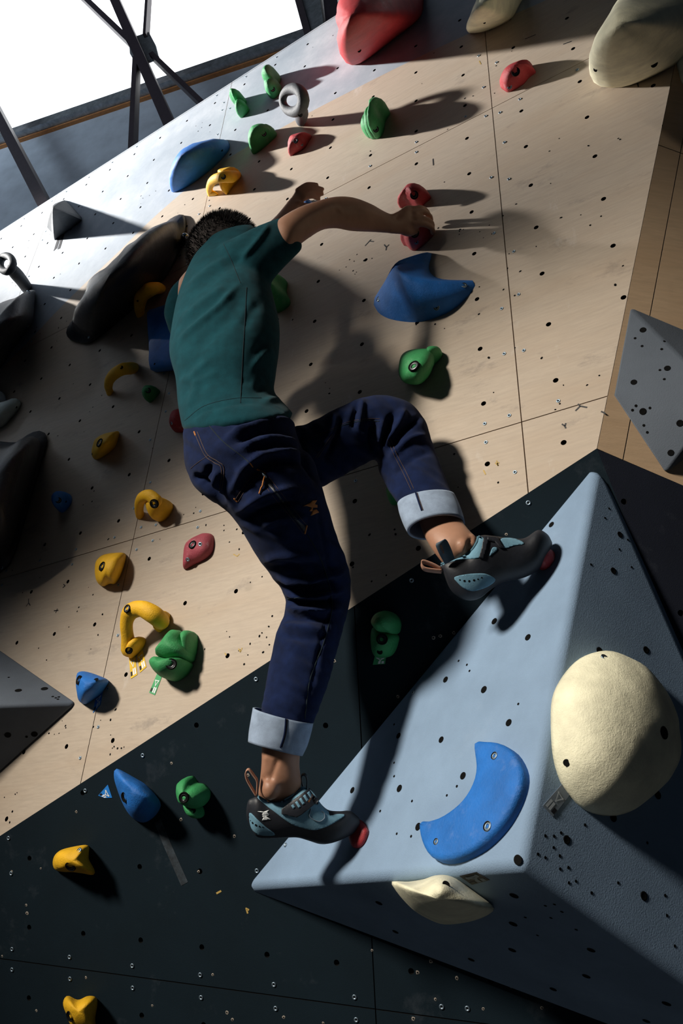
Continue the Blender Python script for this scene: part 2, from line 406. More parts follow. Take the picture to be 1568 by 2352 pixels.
def dots(name, plane, pts, mat, rr, parent, ring=False):
    m = MB(); n = plane.n; a = nrm(np.cross(n, [0, 0, 1])); b = np.cross(n, a)
    for P, r in pts:
        k = 7; P = np.asarray(P) + n * 0.0004
        if ring:
            vo = [P + (a * math.cos(math.tau * i / k) + b * math.sin(math.tau * i / k)) * r * random.uniform(.8, 1.25) for i in range(k)]
            vi = [P + n * .0006 + (a * math.cos(math.tau * i / k) + b * math.sin(math.tau * i / k)) * r * .5 for i in range(k)]
            m.add(vo + vi, [(i, (i + 1) % k, k + (i + 1) % k, k + i) for i in range(k)])
        else:
            st = random.uniform(.7, 1.6); th = random.uniform(0, 3.1)
            ca, sa = math.cos(th), math.sin(th)
            m.add([P + ((a * ca + b * sa) * math.cos(math.tau * i / k) * st + (-a * sa + b * ca) * math.sin(math.tau * i / k)) * r for i in range(k)], [tuple(range(k))])
    o = m.build(name, mat, parent, False); o['kind'] = 'stuff'; return o
pts = []
for _ in range(190):
    c0 = (random.uniform(-20, 1560), random.uniform(40, 1850)); P = WOOD.pt(c0)
    for __ in range(random.choice((1, 1, 2, 3, 5))):
        Q = P + np.array([random.gauss(0, .035), 0, random.gauss(0, .035)])
        if in_wood(Q): pts.append((Q, random.uniform(.0016, .0034)))
dots('old_screw_holes', WOOD, pts, M['hole'], 0, wall)
pts = []; pts2 = []
for _ in range(95):
    P = DARK.pt((random.uniform(0, 1300), random.uniform(1150, 2350)))
    if (P - K) @ up_in_dark < -.02 and (P - K) @ ar_out < -.03:
        pts.append((P, random.uniform(.003, .0045))); pts2.append((P + nd * .0003, .0017))
dots('old_screw_holes', DARK, pts, M['rawwood'], 0, wd, True); dots('old_screw_holes', DARK, pts2, M['hole'], 0, wd)
def strokes(name, plane, lines, mat, wid, parent):
    m = MB()
    for ln in lines:
        P = [plane.pt(p) + plane.n * .0006 for p in ln]
        for A, B in zip(P[:-1], P[1:]):
            t = nrm(B - A); s = np.cross(plane.n, t) * wid
            m.add([A - s, A + s, B + s, B - s], [(0, 1, 2, 3)])
    o = m.build(name, mat, parent, False); o['kind'] = 'stuff'; return o
strokes('pen_marks', WOOD, [[(838, 565), (848, 554), (858, 555)], [(848, 554), (852, 550)], [(882, 562), (887, 568), (893, 562)], [(887, 568), (886, 575)],
        [(1321, 944), (1332, 933), (1348, 936)], [(1332, 933), (1327, 928)], [(1290, 974), (1297, 979)], [(1297, 979), (1299, 972)], [(1299, 984), (1297, 979)],
        [(1380, 945), (1390, 950)], [(66, 1375), (66, 1385), (60, 1393)], [(66, 1385), (70, 1391)], [(124, 1403), (134, 1402)], [(128, 1408), (132, 1398)], [(144, 1350), (150, 1346), (146, 1342)],
        [(1460, 180), (1466, 200)], [(1455, 182), (1464, 178)], [(1467, 173), (1473, 180), (1475, 172)], [(1122, 60), (1125, 70)], [(1126, 58), (1129, 68)],
        [(994, 365), (995, 380)], [(1205, 90), (1230, 80)], [(1293, 102), (1312, 95)]], M['ink'], .0018, wall)
strokes('ochre_marks', WOOD, [[(1137, 1063), (1144, 1070), (1140, 1058)], [(1110, 1080), (1115, 1090)], [(1141, 1066), (1146, 1062)], [(548, 1490), (552, 1498), (556, 1488)], [(520, 1505), (516, 1500)], [(1100, 140), (1104, 148)], [(536, 1273), (545, 1278), (550, 1272)]], M['gold'], .0016, wall)
strokes('ochre_marks', DARK, [[(497, 2052), (508, 2046)], [(566, 2088), (569, 2098)], [(564, 2086), (572, 2090)]], M['gold'], .0022, wd)
strokes('chalk_streak', DARK, [[(362, 1885), (384, 1940), (404, 1985), (424, 2030)]], simple('chalk_dust', (0.022, 0.031, 0.040), .9, 0, .6, 60), .011, wd)

# ------------------------------------------------------------------ hold builders
def resample_closed(pts, n):
    pts = np.asarray(pts, float); k = len(pts); out = []
    for i in range(k):
        p0, p1, p2, p3 = pts[i - 1], pts[i], pts[(i + 1) % k], pts[(i + 2) % k]
        for t in np.linspace(0, 1, 8, endpoint=False):
            out.append(.5 * ((2 * p1) + (-p0 + p2) * t + (2 * p0 - 5 * p1 + 4 * p2 - p3) * t * t + (-p0 + 3 * p1 - 3 * p2 + p3) * t ** 3))
    out = np.array(out); seg = np.r_[0, np.cumsum(np.linalg.norm(np.diff(np.vstack([out, out[:1]]), axis=0), axis=1))]
    s = np.linspace(0, seg[-1], n, endpoint=False); ex = np.vstack([out, out[:1]])
    return np.stack([np.interp(s, seg, ex[:, 0]), np.interp(s, seg, ex[:, 1])], 1)
def resample_poly(pts, n):
    pts = np.asarray(pts, float); ex = np.vstack([pts, pts[:1]])
    seg = np.r_[0, np.cumsum(np.linalg.norm(np.diff(ex, axis=0), axis=1))]; s = np.linspace(0, seg[-1], n, endpoint=False)
    s = np.sort(np.unique(np.r_[s, seg[:-1]])); return np.stack([np.interp(s, seg, ex[:, 0]), np.interp(s, seg, ex[:, 1])], 1)
PROF = {'dome': [(0, 1), (.12, 1.0), (.35, .95), (.6, .83), (.8, .64), (.93, .4), (.985, .18)],
        'blob': [(0, .96), (.15, 1.0), (.4, .99), (.62, .9), (.82, .7), (.94, .42), (.99, .18)],
        'ridge': [(0, 1), (.08, 1.0), (.32, .90), (.56, .74), (.77, .53), (.92, .30), (.985, .12)],
        'flat': [(0, 1), (.5, 1.0), (.8, .96), (.95, .88), (1.0, .7), (1.0, .4), (1.0, .15)],
        'peak': [(0, 1), (.06, .985), (.3, .78), (.55, .55), (.78, .32), (.93, .15), (.985, .06)],
        'flange': [(0, 1), (.04, 1.0), (.07, .97), (.10, .90), (.3, .84), (.55, .74), (.78, .58), (.93, .36), (.99, .14)]}
def dome(mb, outline, H, plane, anchor=None, prof='dome', n=44, lump=.003, sharp=False, comp=.22):
    S_ = resample_poly(outline, n) if sharp else resample_closed(outline, n)
    c = S_.mean(0); P = plane.pt(c); g = proj(P + plane.n * H) - c; G = np.linalg.norm(g); gh = g / max(G, 1e-6)
    pr = S_ @ gh; W = pr.max() - pr.min(); kap = min(.5, comp * G / max(W, 1))
    B = S_ - np.outer((pr - pr.min()) * kap, gh)
    an = np.asarray(anchor, float) if anchor is not None else B.mean(0) + g * .7
    vs = []; fs = []; m = len(S_)
    for t, s in PROF[prof]:
        base = an - g * min(1., .62)                          # where the crest stands on the wall
        c_t = B.mean(0) * (1 - t) + (an) * t
        ring = c_t + (B - B.mean(0)) * s if t < 1 else an + (B - B.mean(0)) * s
        for p in ring:
            Q = plane.pt(p, H * t)
            if lump and t > 0: Q = Q + np.array(noise.noise_vector(Vector(Q * 22))) * lump * min(1, t * 3)
            vs.append(Q)
    for i in range(len(PROF[prof]) - 1):
        for k in range(m): fs.append((i * m + k, i * m + (k + 1) % m, (i + 1) * m + (k + 1) % m, (i + 1) * m + k))
    vs.append(plane.pt(an, H)); fs += [((len(PROF[prof]) - 1) * m + k, (len(PROF[prof]) - 1) * m + (k + 1) % m, len(vs) - 1) for k in range(m)]
    fs.append(tuple(range(m))[::-1])
    mb.add(vs, fs)
def catmull(A, sub):
    A = [np.asarray(a, float) for a in A]; out = []
    for i in range(len(A) - 1):
        p0 = A[i - 1] if i else 2 * A[0] - A[1]; p1, p2 = A[i], A[i + 1]; p3 = A[i + 2] if i + 2 < len(A) else 2 * A[-1] - A[-2]
        for t in np.linspace(0, 1, sub, endpoint=False):
            out.append(.5 * ((2 * p1) + (-p0 + p2) * t + (2 * p0 - 5 * p1 + 4 * p2 - p3) * t * t + (-p0 + 3 * p1 - 3 * p2 + p3) * t ** 3))
    out.append(A[-1]); return out
def tube3(mb, pts, rad, n=14, sub=5, closed=False, flat=None, cap=True, lump=0.0):
    """round tube through world points with radii; flat=(normal, k) squashes it along a direction"""
    D = [np.r_[p, r] for p, r in zip(pts, rad)]
    if closed: D = D + [D[0]]
    D = catmull(D, sub)
    if closed: D = D[:-1]
    k = len(D); vs = []; fs = []; ref = None; rings = []
    for i in range(k):
        a = D[(i - 1) % k] if closed or i else D[0]; b = D[(i + 1) % k] if closed or i < k - 1 else D[-1]
        t = nrm(b[:3] - a[:3])
        if ref is None: ref = np.array([0.3, -1, .2]) if flat is None else flat[0]
        u = nrm(np.cross(t, ref)); v = np.cross(u, t); ref = v
        rings.append((D[i][:3], D[i][3], u, v, t))
    if cap and not closed:
        c, r, u, v, t = rings[0]; pre = [(c - t * r * math.sin(x), r * math.cos(x), u, v, t) for x in (1.35, .9, .45)]
        c, r, u, v, t = rings[-1]; post = [(c + t * r * math.sin(x), r * math.cos(x), u, v, t) for x in (.45, .9, 1.35)]
        rings = pre + rings + post
    for c, r, u, v, t in rings:
        for j in range(n):
            a = math.tau * j / n
            P = c + u * r * math.cos(a) + v * r * math.sin(a)
            if flat is not None: dlt = (P - c) @ flat[0]; P = P - flat[0] * dlt * (1 - flat[1])
            if lump: P = P + np.array(noise.noise_vector(Vector(P * 25))) * lump
            vs.append(P)
    k = len(rings)
    for i in range(k if closed else k - 1):
        for j in range(n): fs.append((i * n + j, i * n + (j + 1) % n, ((i + 1) % k) * n + (j + 1) % n, ((i + 1) % k) * n + j))
    if not closed: fs += [tuple(range(n))[::-1], tuple((k - 1) * n + j for j in range(n))]
    mb.add(vs, fs)
def tube_px(mb, pl, pts, **kw):
    """pts: (px, py, height above plane, radius in px)"""
    P = [pl.pt(p[:2], p[2]) for p in pts]
    rad = [p[3] * ((R.T @ (Q - CAM))[2]) / F for p, Q in zip(pts, P)]
    tube3(mb, P, rad, **kw)
def bvh_of(o):
    dg = bpy.context.evaluated_depsgraph_get(); return BVHTree.FromObject(o, dg)
def cast(bvh, p):
    h = bvh.ray_cast(Vector(CAM), Vector(ray(p)).normalized()); return h
def bolt_mesh(name, ro, rim, core):
    prof = [(1.0, -.25), (1.0, .10), (.92, .16), (.80, .10), (.74, -.02), (.62, .05), (.42, .05), (.38, -.1)]
    NS = 16; vs = []; fs = []
    for rr, h in prof:
        for k in range(NS): a = math.tau * k / NS; vs.append((rr * ro * math.cos(a), rr * ro * math.sin(a), h * ro))
    for i in range(len(prof) - 1):
        for k in range(NS): fs.append((i * NS + k, i * NS + (k + 1) % NS, (i + 1) * NS + (k + 1) % NS, (i + 1) * NS + k))
    fs.append(tuple((len(prof) - 1) * NS + k for k in range(NS)))
    me = bpy.data.meshes.new(name); me.from_pydata(vs, [], fs)
    for m in (rim, core, M['hole']): me.materials.append(m)
    for i, p in enumerate(me.polygons):
        row = i // NS if i < len(me.polygons) - 1 else 99
        p.material_index = 0 if row <= 1 else (2 if row in (2, 3) else (1 if row < 6 else 2)); p.use_smooth = True
    me.polygons[-1].material_index = 2
    return me
BOLT = bolt_mesh('bolt', 0.013, M['hole'], M['bolt'])
WASHER = bolt_mesh('washer_screw', 0.0075, M['steel'], M['steel'])
holds = []
HG = {id(WOOD): 'climbing holds on the plywood wall', id(DARK): 'climbing holds on the dark lower wall'}
def finish(mb, mat, label, plane, bolts=(), screws=(), holes=(), name='climbing_hold', cat='climbing hold', group=None, split=None):
    o = mb.build(name, mat); tag(o, label, cat, group or HG.get(id(plane), 'climbing holds on the big volume'))
    if split: smooth_angle(o, split)
    bv = bvh_of(o)
    for lst, me, nm in ((bolts, BOLT, 'bolt'), (screws, WASHER, 'screw'), (holes, HOLEM, 'bolt_hole')):
        for b in lst:
            h = cast(bv, b[:2])
            if h[0] is None: continue
            n = nrm(np.array(h[1]) * .6 + plane.n * .4 + -nrm(ray(b)) * .0)
            put(nm, me, np.array(h[0]) + n * .0005, n, b[2] if len(b) > 2 else 1.0, o)
    holds.append(o); return o
def hold(mat, label, plane, outline, H, anchor=None, prof='dome', lobes=(), **kw):
    mb = MB(); a = {k: kw.pop(k) for k in ('lump', 'sharp', 'n', 'comp') if k in kw}
    if outline is not None: dome(mb, outline, H, plane, anchor, prof, **a)
    for lb in lobes: dome(mb, lb[0], lb[1], plane, lb[2] if len(lb) > 2 else None, lb[3] if len(lb) > 3 else 'blob', **a)
    return finish(mb, M[mat], label, plane, **kw)
W_ = WOOD; D_ = DARK
hold('redbig', 'large matte red bulging hold at the top edge of the photo', W_, [(771, 0), (774, 36), (787, 71), (781, 96), (786, 117), (799, 143), (813, 149), (834, 142), (864, 120), (907, 82), (939, 57), (962, 31), (966, 0), (955, -60), (900, -110), (820, -100), (778, -50)], .34, (806, 30), 'ridge', bolts=[], holes=[(825, 116)])
hold('cream', 'small cream fin-like hold cut off by the top edge', W_, [(1091, 0), (1082, 40), (1074, 70), (1084, 74), (1109, 73), (1144, 60), (1174, 40), (1191, 0), (1200, -40), (1150, -80), (1110, -50)], .2, (1102, 10), 'ridge', holes=[(1112, 52, .6)])
hold('cream', 'big cream rounded hold in the upper right corner', W_, [(1411, 0), (1384, 60), (1364, 140), (1366, 175), (1379, 195), (1419, 201), (1459, 192), (1504, 170), (1544, 145), (1568, 120), (1640, 40), (1640, -60), (1560, -120), (1460, -90)], .36, (1418, 50), 'ridge', holes=[(1502, 147, 1.2), (1367, 160, .8)])
hold('red', 'small dark red hold right of the long vertical seam near the top', W_, [(1147, 192), (1154, 175), (1179, 155), (1216, 141), (1221, 152), (1229, 162), (1214, 175), (1199, 195), (1169, 212), (1156, 205), (1151, 201)], .07, bolts=[(1184, 165)], screws=[(1170, 199)])
hold('green', 'upper slim green hold left of the grey ring hold', W_, None, .1, lobes=[([(612, 195), (617, 172), (631, 163), (641, 172), (641, 190), (638, 205), (622, 205)], .12), ([(612, 198), (625, 196), (642, 192), (644, 210), (632, 227), (620, 225), (614, 212)], .09)], bolts=[(626, 205, .8)])
hold('green', 'hooked small green hold nearest the top edge of the wall', W_, None, .1, lobes=[([(535, 230), (540, 220), (550, 218), (562, 225), (564, 240), (555, 250), (549, 244), (538, 240)], .11), ([(549, 243), (560, 236), (572, 252), (562, 267), (552, 271), (547, 258)], .08)])
mb = MB(); cx, cy = 673, 230
tube_px(mb, W_, [(cx + 24 * math.cos(a), cy + 27 * math.sin(a), .17 - .03 * math.sin(a), 11.5 + 2.5 * math.cos(a)) for a in np.linspace(0, math.tau, 12, endpoint=False)], closed=True, sub=3)
tube_px(mb, W_, [(690, 281, .0, 9), (691, 272, .05, 14), (692, 258, .10, 16), (688, 252, .14, 12)], sub=4)
finish(mb, M['ringh'], 'grey ring-shaped hold with a round opening', W_, bolts=[(689, 263, .7)])
hold('green', 'upright ribbed green hold with a long shadow to its right', W_, None, .12, lobes=[([(864, 245), (879, 240), (890, 246), (881, 272), (881, 295), (874, 316), (860, 318), (862, 280)], .13), ([(853, 262), (864, 252), (868, 280), (864, 318), (850, 318), (846, 300)], .10), ([(838, 300), (846, 272), (853, 268), (854, 295), (852, 318), (840, 312)], .08)], bolts=[(863, 297, .8)])
hold('green', 'lumpy green hold right of the upper blue hold', W_, [(577, 320), (585, 302), (605, 294), (627, 296), (634, 310), (620, 327), (597, 347), (582, 354), (577, 345)], .10, lobes=[([(605, 300), (622, 294), (635, 308), (622, 324), (612, 318)], .07)], bolts=[(606, 307, .8)])
hold('red', 'little red hold beside the lumpy green one', W_, [(664, 330), (672, 316), (700, 308), (714, 310), (707, 325), (700, 340), (680, 352), (666, 358), (663, 345)], .06, bolts=[(679, 323, .8)], screws=[(693, 332, .7)])
hold('blue', 'broad blue shell hold with a bright left rim near the wall top', W_, [(390, 430), (389, 410), (395, 385), (420, 345), (450, 322), (485, 313), (515, 316), (525, 332), (520, 350), (490, 385), (450, 415), (420, 432), (395, 438)], .16, (418, 352), 'ridge', holes=[(509, 345, .7)])
mb = MB()
tube_px(mb, W_, [(483, 446, .0, 7), (481, 430, .05, 8), (490, 414, .09, 10), (510, 407, .10, 12), (530, 406, .07, 13), (543, 402, .02, 10)], sub=5)
dome(mb, [(505, 402), (530, 396), (551, 395), (548, 410), (530, 435), (520, 449), (512, 436), (514, 420)], .09, W_, None, 'blob')
dome(mb, [(478, 440), (486, 436), (500, 444), (498, 449), (482, 449)], .03, W_, None, 'blob')
finish(mb, M['yellow'], 'yellow hold with a small finger hole just above the head', W_, bolts=[(513, 406, .8)])
hold('greyh', 'angular dark grey block hold casting shade near the left wall top', W_, [(95, 502), (112, 452), (135, 447), (150, 460), (185, 497), (188, 506), (150, 532), (122, 548), (112, 528), (97, 512)], .22, (122, 478), 'peak', sharp=True, lump=.001, split=40)
hold('black', 'very large black elongated hold left of the head', W_, [(131, 745), (135, 727), (158, 690), (162, 655), (172, 635), (215, 615), (260, 575), (300, 532), (340, 507), (370, 482), (400, 475), (412, 495), (416, 530), (407, 575), (395, 610), (370, 650), (310, 705), (250, 750), (215, 775), (195, 783), (160, 772), (140, 760)], .34, (262, 615), 'flange', n=72, screws=[(138, 726, 1.2), (203, 773, 1.2), (370, 487, 1.1)])
hold('black', 'black hold cut by the left edge below the ring', W_, [(-60, 715), (0, 691), (33, 683), (66, 667), (75, 668), (76, 736), (71, 749), (33, 799), (0, 847), (-120, 900), (-160, 760)], .28, (-20, 745), 'dome', screws=[(66, 670, 1.2), (65, 747, 1.2)], sharp=True)
mb = MB(); cx, cy = 15, 606
tube_px(mb, W_, [(cx + 15 * math.cos(a), cy + 18 * math.sin(a), .22, 8.5) for a in np.linspace(0, math.tau, 12, endpoint=False)], closed=True, sub=3)
tube_px(mb, W_, [(62, 662, .0, 13), (50, 645, .08, 14), (36, 628, .16, 15), (28, 618, .2, 12)], sub=4)
finish(mb, M['greyh'], 'dark ring hold with a light opening at the left edge', W_)
hold('gloss', 'small glossy black hold touching the back of the head', W_, [(418, 555), (421, 543), (430, 537), (440, 540), (444, 553), (438, 567), (424, 569)], .06, screws=[(428, 545, .8)])
mb = MB(); tube_px(mb, W_, [(322, 722, .0, 10), (320, 700, .05, 13), (328, 676, .085, 16), (347, 664, .085, 15), (364, 662, .04, 13), (372, 664, .0, 10)], lump=.002)
finish(mb, M['yellow'], 'curved yellow hold touching the corner of the blue slab', W_, holes=[(316, 690, .8)])
hold('blue', 'tall flat blue slab hold behind the shirt back', W_, [(333, 712), (345, 704), (385, 694), (470, 690), (480, 760), (440, 842), (390, 850), (368, 852), (345, 846), (340, 790)], .10, (400, 765), 'flat', holes=[(355, 836, .6)])
mb = MB(); tube_px(mb, W_, [(252, 903, .0, 8), (249, 882, .05, 9.5), (259, 862, .08, 12), (280, 849, .08, 14), (300, 846, .04, 14), (308, 844, .0, 11)], lump=.002)
finish(mb, M['yellow'], 'thin arched yellow hold below the blue slab', W_, holes=[(279, 844, .9)])
hold('green', 'tiny round green hold below the thin yellow arch', W_, [(331, 905), (338, 890), (352, 889), (367, 898), (360, 912), (345, 924), (335, 918)], .06, bolts=[(340, 897, .75)])
hold('red', 'dark red hold half hidden behind the waist', W_, [(391, 975), (395, 955), (405, 943), (425, 940), (432, 960), (425, 990), (405, 992), (394, 985)], .06, screws=[(394, 972, .7)])
hold('yellow', 'yellow pocket hold left of the hips', W_, [(203, 1025), (210, 1005), (235, 992), (268, 990), (271, 1000), (265, 1025), (245, 1042), (220, 1053), (206, 1045)], .09, (238, 1012), bolts=[(229, 1017, 1.25)], holes=[(212, 1042, .8)])
hold('blue', 'small round blue hold beside the large black one at left', W_, [(128, 1156), (131, 1144), (141, 1133), (155, 1132), (164, 1144), (163, 1158), (153, 1171), (139, 1176), (131, 1168)], .08, bolts=[(134, 1149, .8)], holes=[(151, 1152, .5)])
mb = MB(); tube_px(mb, W_, [(322, 1184, .0, 10), (319, 1165, .05, 10), (326, 1145, .08, 13), (343, 1138, .09, 14), (358, 1150, .08, 15)], lump=.002)
dome(mb, [(340, 1138), (357, 1132), (372, 1147), (395, 1155), (398, 1170), (386, 1190), (369, 1199), (356, 1194), (347, 1172), (341, 1155)], .085, W_, None, 'blob')
finish(mb, M['yellow'], 'hooked yellow hold above the chalky red one', W_, bolts=[(354, 1157, 1.1)])
hold('pink', 'thin chalk-dusted red hold left of the thigh', W_, [(422, 1267), (430, 1245), (450, 1230), (470, 1224), (487, 1228), (491, 1245), (487, 1270), (470, 1285), (445, 1296), (425, 1306), (420, 1300)], .04, bolts=[(442, 1251)], screws=[(431, 1285, .8)])
hold('yellow', 'chunky yellow hold left of the chalky red one', W_, [(210, 1300), (215, 1280), (235, 1269), (280, 1269), (288, 1280), (280, 1315), (265, 1340), (250, 1340), (232, 1345), (215, 1330)], .08, (245, 1300), bolts=[(235, 1301, 1.15)])
mb = MB(); tube_px(mb, W_, [(297, 1490, .02, 19), (293, 1460, .05, 15), (291, 1430, .075, 15), (300, 1405, .09, 19), (325, 1398, .09, 19), (350, 1410, .08, 21), (368, 1425, .05, 20), (372, 1430, .02, 15)], lump=.002)
dome(mb, [(360, 1412), (378, 1406), (390, 1410), (389, 1428), (372, 1450), (358, 1448)], .05, W_, None, 'blob')
dome(mb, [(300, 1468), (320, 1466), (334, 1466), (332, 1485), (312, 1505), (296, 1510)], .05, W_, None, 'blob')
finish(mb, M['yellow'], 'big C-shaped yellow hold with two yellow tags below it', W_, bolts=[(292, 1398, .9), (296, 1494, .8)])
hold('green', 'shell-like green hold next to the C-shaped yellow one', W_, None, .09, lobes=[([(367, 1505), (385, 1480), (405, 1453), (425, 1455), (436, 1480), (449, 1500), (446, 1522), (410, 1524), (378, 1514)], .10), ([(353, 1525), (370, 1511), (400, 1520), (443, 1524), (440, 1540), (425, 1556), (400, 1565), (375, 1556), (360, 1540)], .10), ([(424, 1454), (442, 1450), (452, 1465), (452, 1502), (444, 1517), (434, 1492)], .07)], bolts=[(393, 1525, 1.1)])
hold('blue', 'triangular blue hold at the tip of the left grey volume', W_, [(166, 1554), (169, 1542), (184, 1539), (216, 1548), (248, 1562), (247, 1572), (231, 1593), (196, 1614), (182, 1613), (171, 1601), (166, 1574)], .09, (196, 1572), bolts=[(181, 1562)], holes=[(220, 1562, 1)])
hold('white', 'pale white forked hold at the left edge', W_, None, .1, lobes=[([(-40, 890), (0, 899), (10, 906), (13, 919), (12, 932), (-20, 960), (-60, 930)], .12), ([(-80, 1000), (-20, 945), (12, 932), (44, 921), (50, 925), (48, 935), (31, 956), (0, 983)], .08)], holes=[(37, 935, .7)])
hold('black', 'large black curved hold cut by the left edge at mid height', W_, [(-60, 1000), (0, 1008), (22, 1008), (51, 991), (76, 985), (94, 993), (99, 1005), (90, 1054), (71, 1129), (49, 1219), (31, 1278), (0, 1315), (-150, 1380), (-200, 1150), (-130, 1010)], .30, (-25, 1110), 'flange', n=72, screws=[(76, 990, 1.1), (3, 1303, 1.1)])
hold('red', 'upper of the two red holds at the right hand', W_, [(914, 467), (923, 453), (942, 432), (965, 429), (979, 436), (989, 453), (976, 467), (966, 477), (948, 474), (930, 470), (917, 473)], .08, bolts=[(951, 448)])
hold('red', 'lower red hold gripped by the right hand', W_, [(920, 553), (937, 535), (953, 523), (970, 520), (993, 524), (994, 537), (981, 554), (967, 568), (952, 576), (941, 571), (931, 560)], .09, bolts=[(952, 536)], screws=[(956, 556, .9)])
def curve_n(pts, n):
    P = np.array(catmull(pts, 8)); sg = np.r_[0, np.cumsum(np.linalg.norm(np.diff(P[:, :2], axis=0), axis=1))]; s_ = np.linspace(0, sg[-1], n)
    return np.stack([np.interp(s_, sg, P[:, k]) for k in range(P.shape[1])], 1)
mb = MB(); NC = 30
low = curve_n([(858, 700, 0), (872, 721, 0), (904, 735, 0), (959, 740, 0), (1009, 727, 0), (1049, 705, 0), (1079, 675, 0), (1091, 656, 0)], NC)
crest = curve_n([(859, 688, .005), (882, 650, .06), (907, 613, .115), (922, 629, .13), (950, 640, .115), (984, 645, .09), (1030, 646, .055), (1086, 647, .006)], NC)
upr = curve_n([(860, 684, 0), (884, 645, .04), (906, 607, .10), (934, 592, .06), (989, 580, .012), (984, 618, .0), (1010, 640, .0), (1085, 644, 0)], NC)
rows = []
for t_ in np.linspace(0, 1, 8):
    q_ = low * (1 - t_) + crest * t_; q_[:, 2] += math.sin(math.pi * t_) * .018 * np.sin(np.linspace(0, math.pi, NC)); rows.append(q_)
for t_ in np.linspace(.12, 1, 7):
    q_ = crest * (1 - t_) + upr * t_; q_[:, 2] -= math.sin(math.pi * t_) * .02 * np.sin(np.linspace(0, math.pi, NC)); q_[:, 2] = np.maximum(q_[:, 2], 0); rows.append(q_)
base = upr.copy(); base[:, 2] = 0; rows.append(base)
mb.add([W_.pt(p[:2], p[2]) for r_ in rows for p in r_], [(i * NC + j, i * NC + j + 1, (i + 1) * NC + j + 1, (i + 1) * NC + j) for i in range(len(rows) - 1) for j in range(NC - 1)])
o = finish(mb, M['blue'], 'big blue fin hold under the right hand', W_, screws=[(869, 687, 1.1), (1002, 706, 1.1), (1065, 655, 1.1)])
hold('green', 'knobbly green hold above the raised knee', W_, [(913, 845), (914, 810), (929, 795), (959, 791), (984, 795), (993, 808), (996, 830), (992, 847), (984, 865), (969, 881), (949, 882), (924, 872)], .10, (950, 838), 'blob', lobes=[([(985, 805), (1009, 803), (1015, 815), (1004, 832), (990, 842)], .06)], bolts=[(950, 841, 1.2)])
hold('green', 'upright green hold beside the chest', W_, [(619, 672), (632, 642), (645, 634), (651, 640), (652, 665), (666, 692), (660, 707), (635, 718), (622, 700)], .13)
hold('green', 'green hold peeking out behind the raised shin', W_, [(887, 1132), (893, 1150), (898, 1158), (912, 1158), (940, 1150), (945, 1115), (910, 1108), (890, 1115)], .05)
hold('blue', 'blue hold mostly hidden behind the outstretched arm', W_, [(688, 472), (695, 460), (706, 457), (718, 465), (722, 478), (705, 486)], .04)
# dark wall
hold('green', 'green hold with a round head on the dark wall between the legs', D_, None, .08, lobes=[([(854, 1430), (862, 1411), (884, 1403), (909, 1410), (923, 1430), (917, 1455), (895, 1452), (870, 1450)], .10), ([(858, 1442), (885, 1445), (916, 1458), (915, 1480), (904, 1502), (886, 1510), (862, 1508), (854, 1480)], .06)], bolts=[(877, 1468, 1.0)], holes=[(872, 1497, .9)])
hold('blue', 'blue wedge hold with a chalky top on the dark wall', D_, [(260, 1770), (300, 1787), (335, 1805), (367, 1840), (365, 1860), (345, 1882), (320, 1893), (295, 1885), (275, 1862), (260, 1825), (252, 1790)], .10, (305, 1822), bolts=[(286, 1831)], holes=[(258, 1798, .6)])
hold('green', 'bean-shaped green hold beside the standing ankle', D_, None, .08, lobes=[([(412, 1815), (417, 1792), (440, 1782), (452, 1797), (470, 1800), (484, 1815), (482, 1835), (465, 1852), (440, 1852), (420, 1842)], .09), ([(424, 1842), (445, 1845), (465, 1850), (470, 1872), (455, 1876), (435, 1867)], .05)], bolts=[(422, 1832)], holes=[(444, 1862, .8)])
hold('yellow', 'square-ended yellow hold on the dark wall above the bottom one', D_, [(111, 1985), (120, 1965), (145, 1952), (200, 1941), (203, 1960), (203, 1975), (216, 2000), (210, 2011), (175, 2007), (135, 2007), (115, 2002)], .09, (165, 1978), bolts=[(162, 1990, 1.1)], screws=[(182, 1953, .9)])
hold('yellow', 'yellow two-humped hold at the bottom edge', D_, [(137, 2310), (150, 2292), (175, 2300), (200, 2289), (220, 2290), (223, 2305), (215, 2340), (210, 2370), (160, 2370), (142, 2335)], .08, (180, 2325), bolts=[(161, 2334, 1.0)])
# ------------------------------------------------------------------ volumes
T_ = DARK.pt((1372, 1052)); A_ = DARK.pt((560, 2038)); C_ = DARK.pt((1195, 1990), .45)
E_ = at((2056, 2600), 1.29); E2_ = at((2056, 2600), 1.6)
def hull(name, pts, mat, label, bevel, group, seg=5):
    bm = bmesh.new(); vs = [bm.verts.new(tuple(p)) for p in pts]
    bmesh.ops.convex_hull(bm, input=vs); bmesh.ops.dissolve_limit(bm, angle_limit=.01, verts=bm.verts, edges=bm.edges)
    o = bm_obj(name, bm, mat, None, True); b = o.modifiers.new('bevel', 'BEVEL'); b.width = bevel; b.segments = seg; b.limit_method = 'ANGLE'; b.harden_normals = True
    tag(o, label, 'climbing volume', group); return o
vol = hull('climbing_volume', [T_, A_, C_, E_, E2_], M['vol'], 'huge grey-blue pyramid volume both feet stand on', .016, 'climbing volumes')
def facep(a, b, c):
    n = nrm(np.cross(b - a, c - a)); n = n if n @ (CAM - a) > 0 else -n; return Plane(a, n)
F1, F2, F3 = facep(T_, A_, C_), facep(T_, C_, E_), facep(A_, C_, E_)
vb = bvh_of(vol)
def vol_holes(o, bv, pts, me, nm, sc):
    for p in pts:
        h = cast(bv, p)
        if h[0] is not None: put(nm, me, np.array(h[0]) + np.array(h[1]) * .0004, np.array(h[1]), sc * random.uniform(.92, 1.05), o)
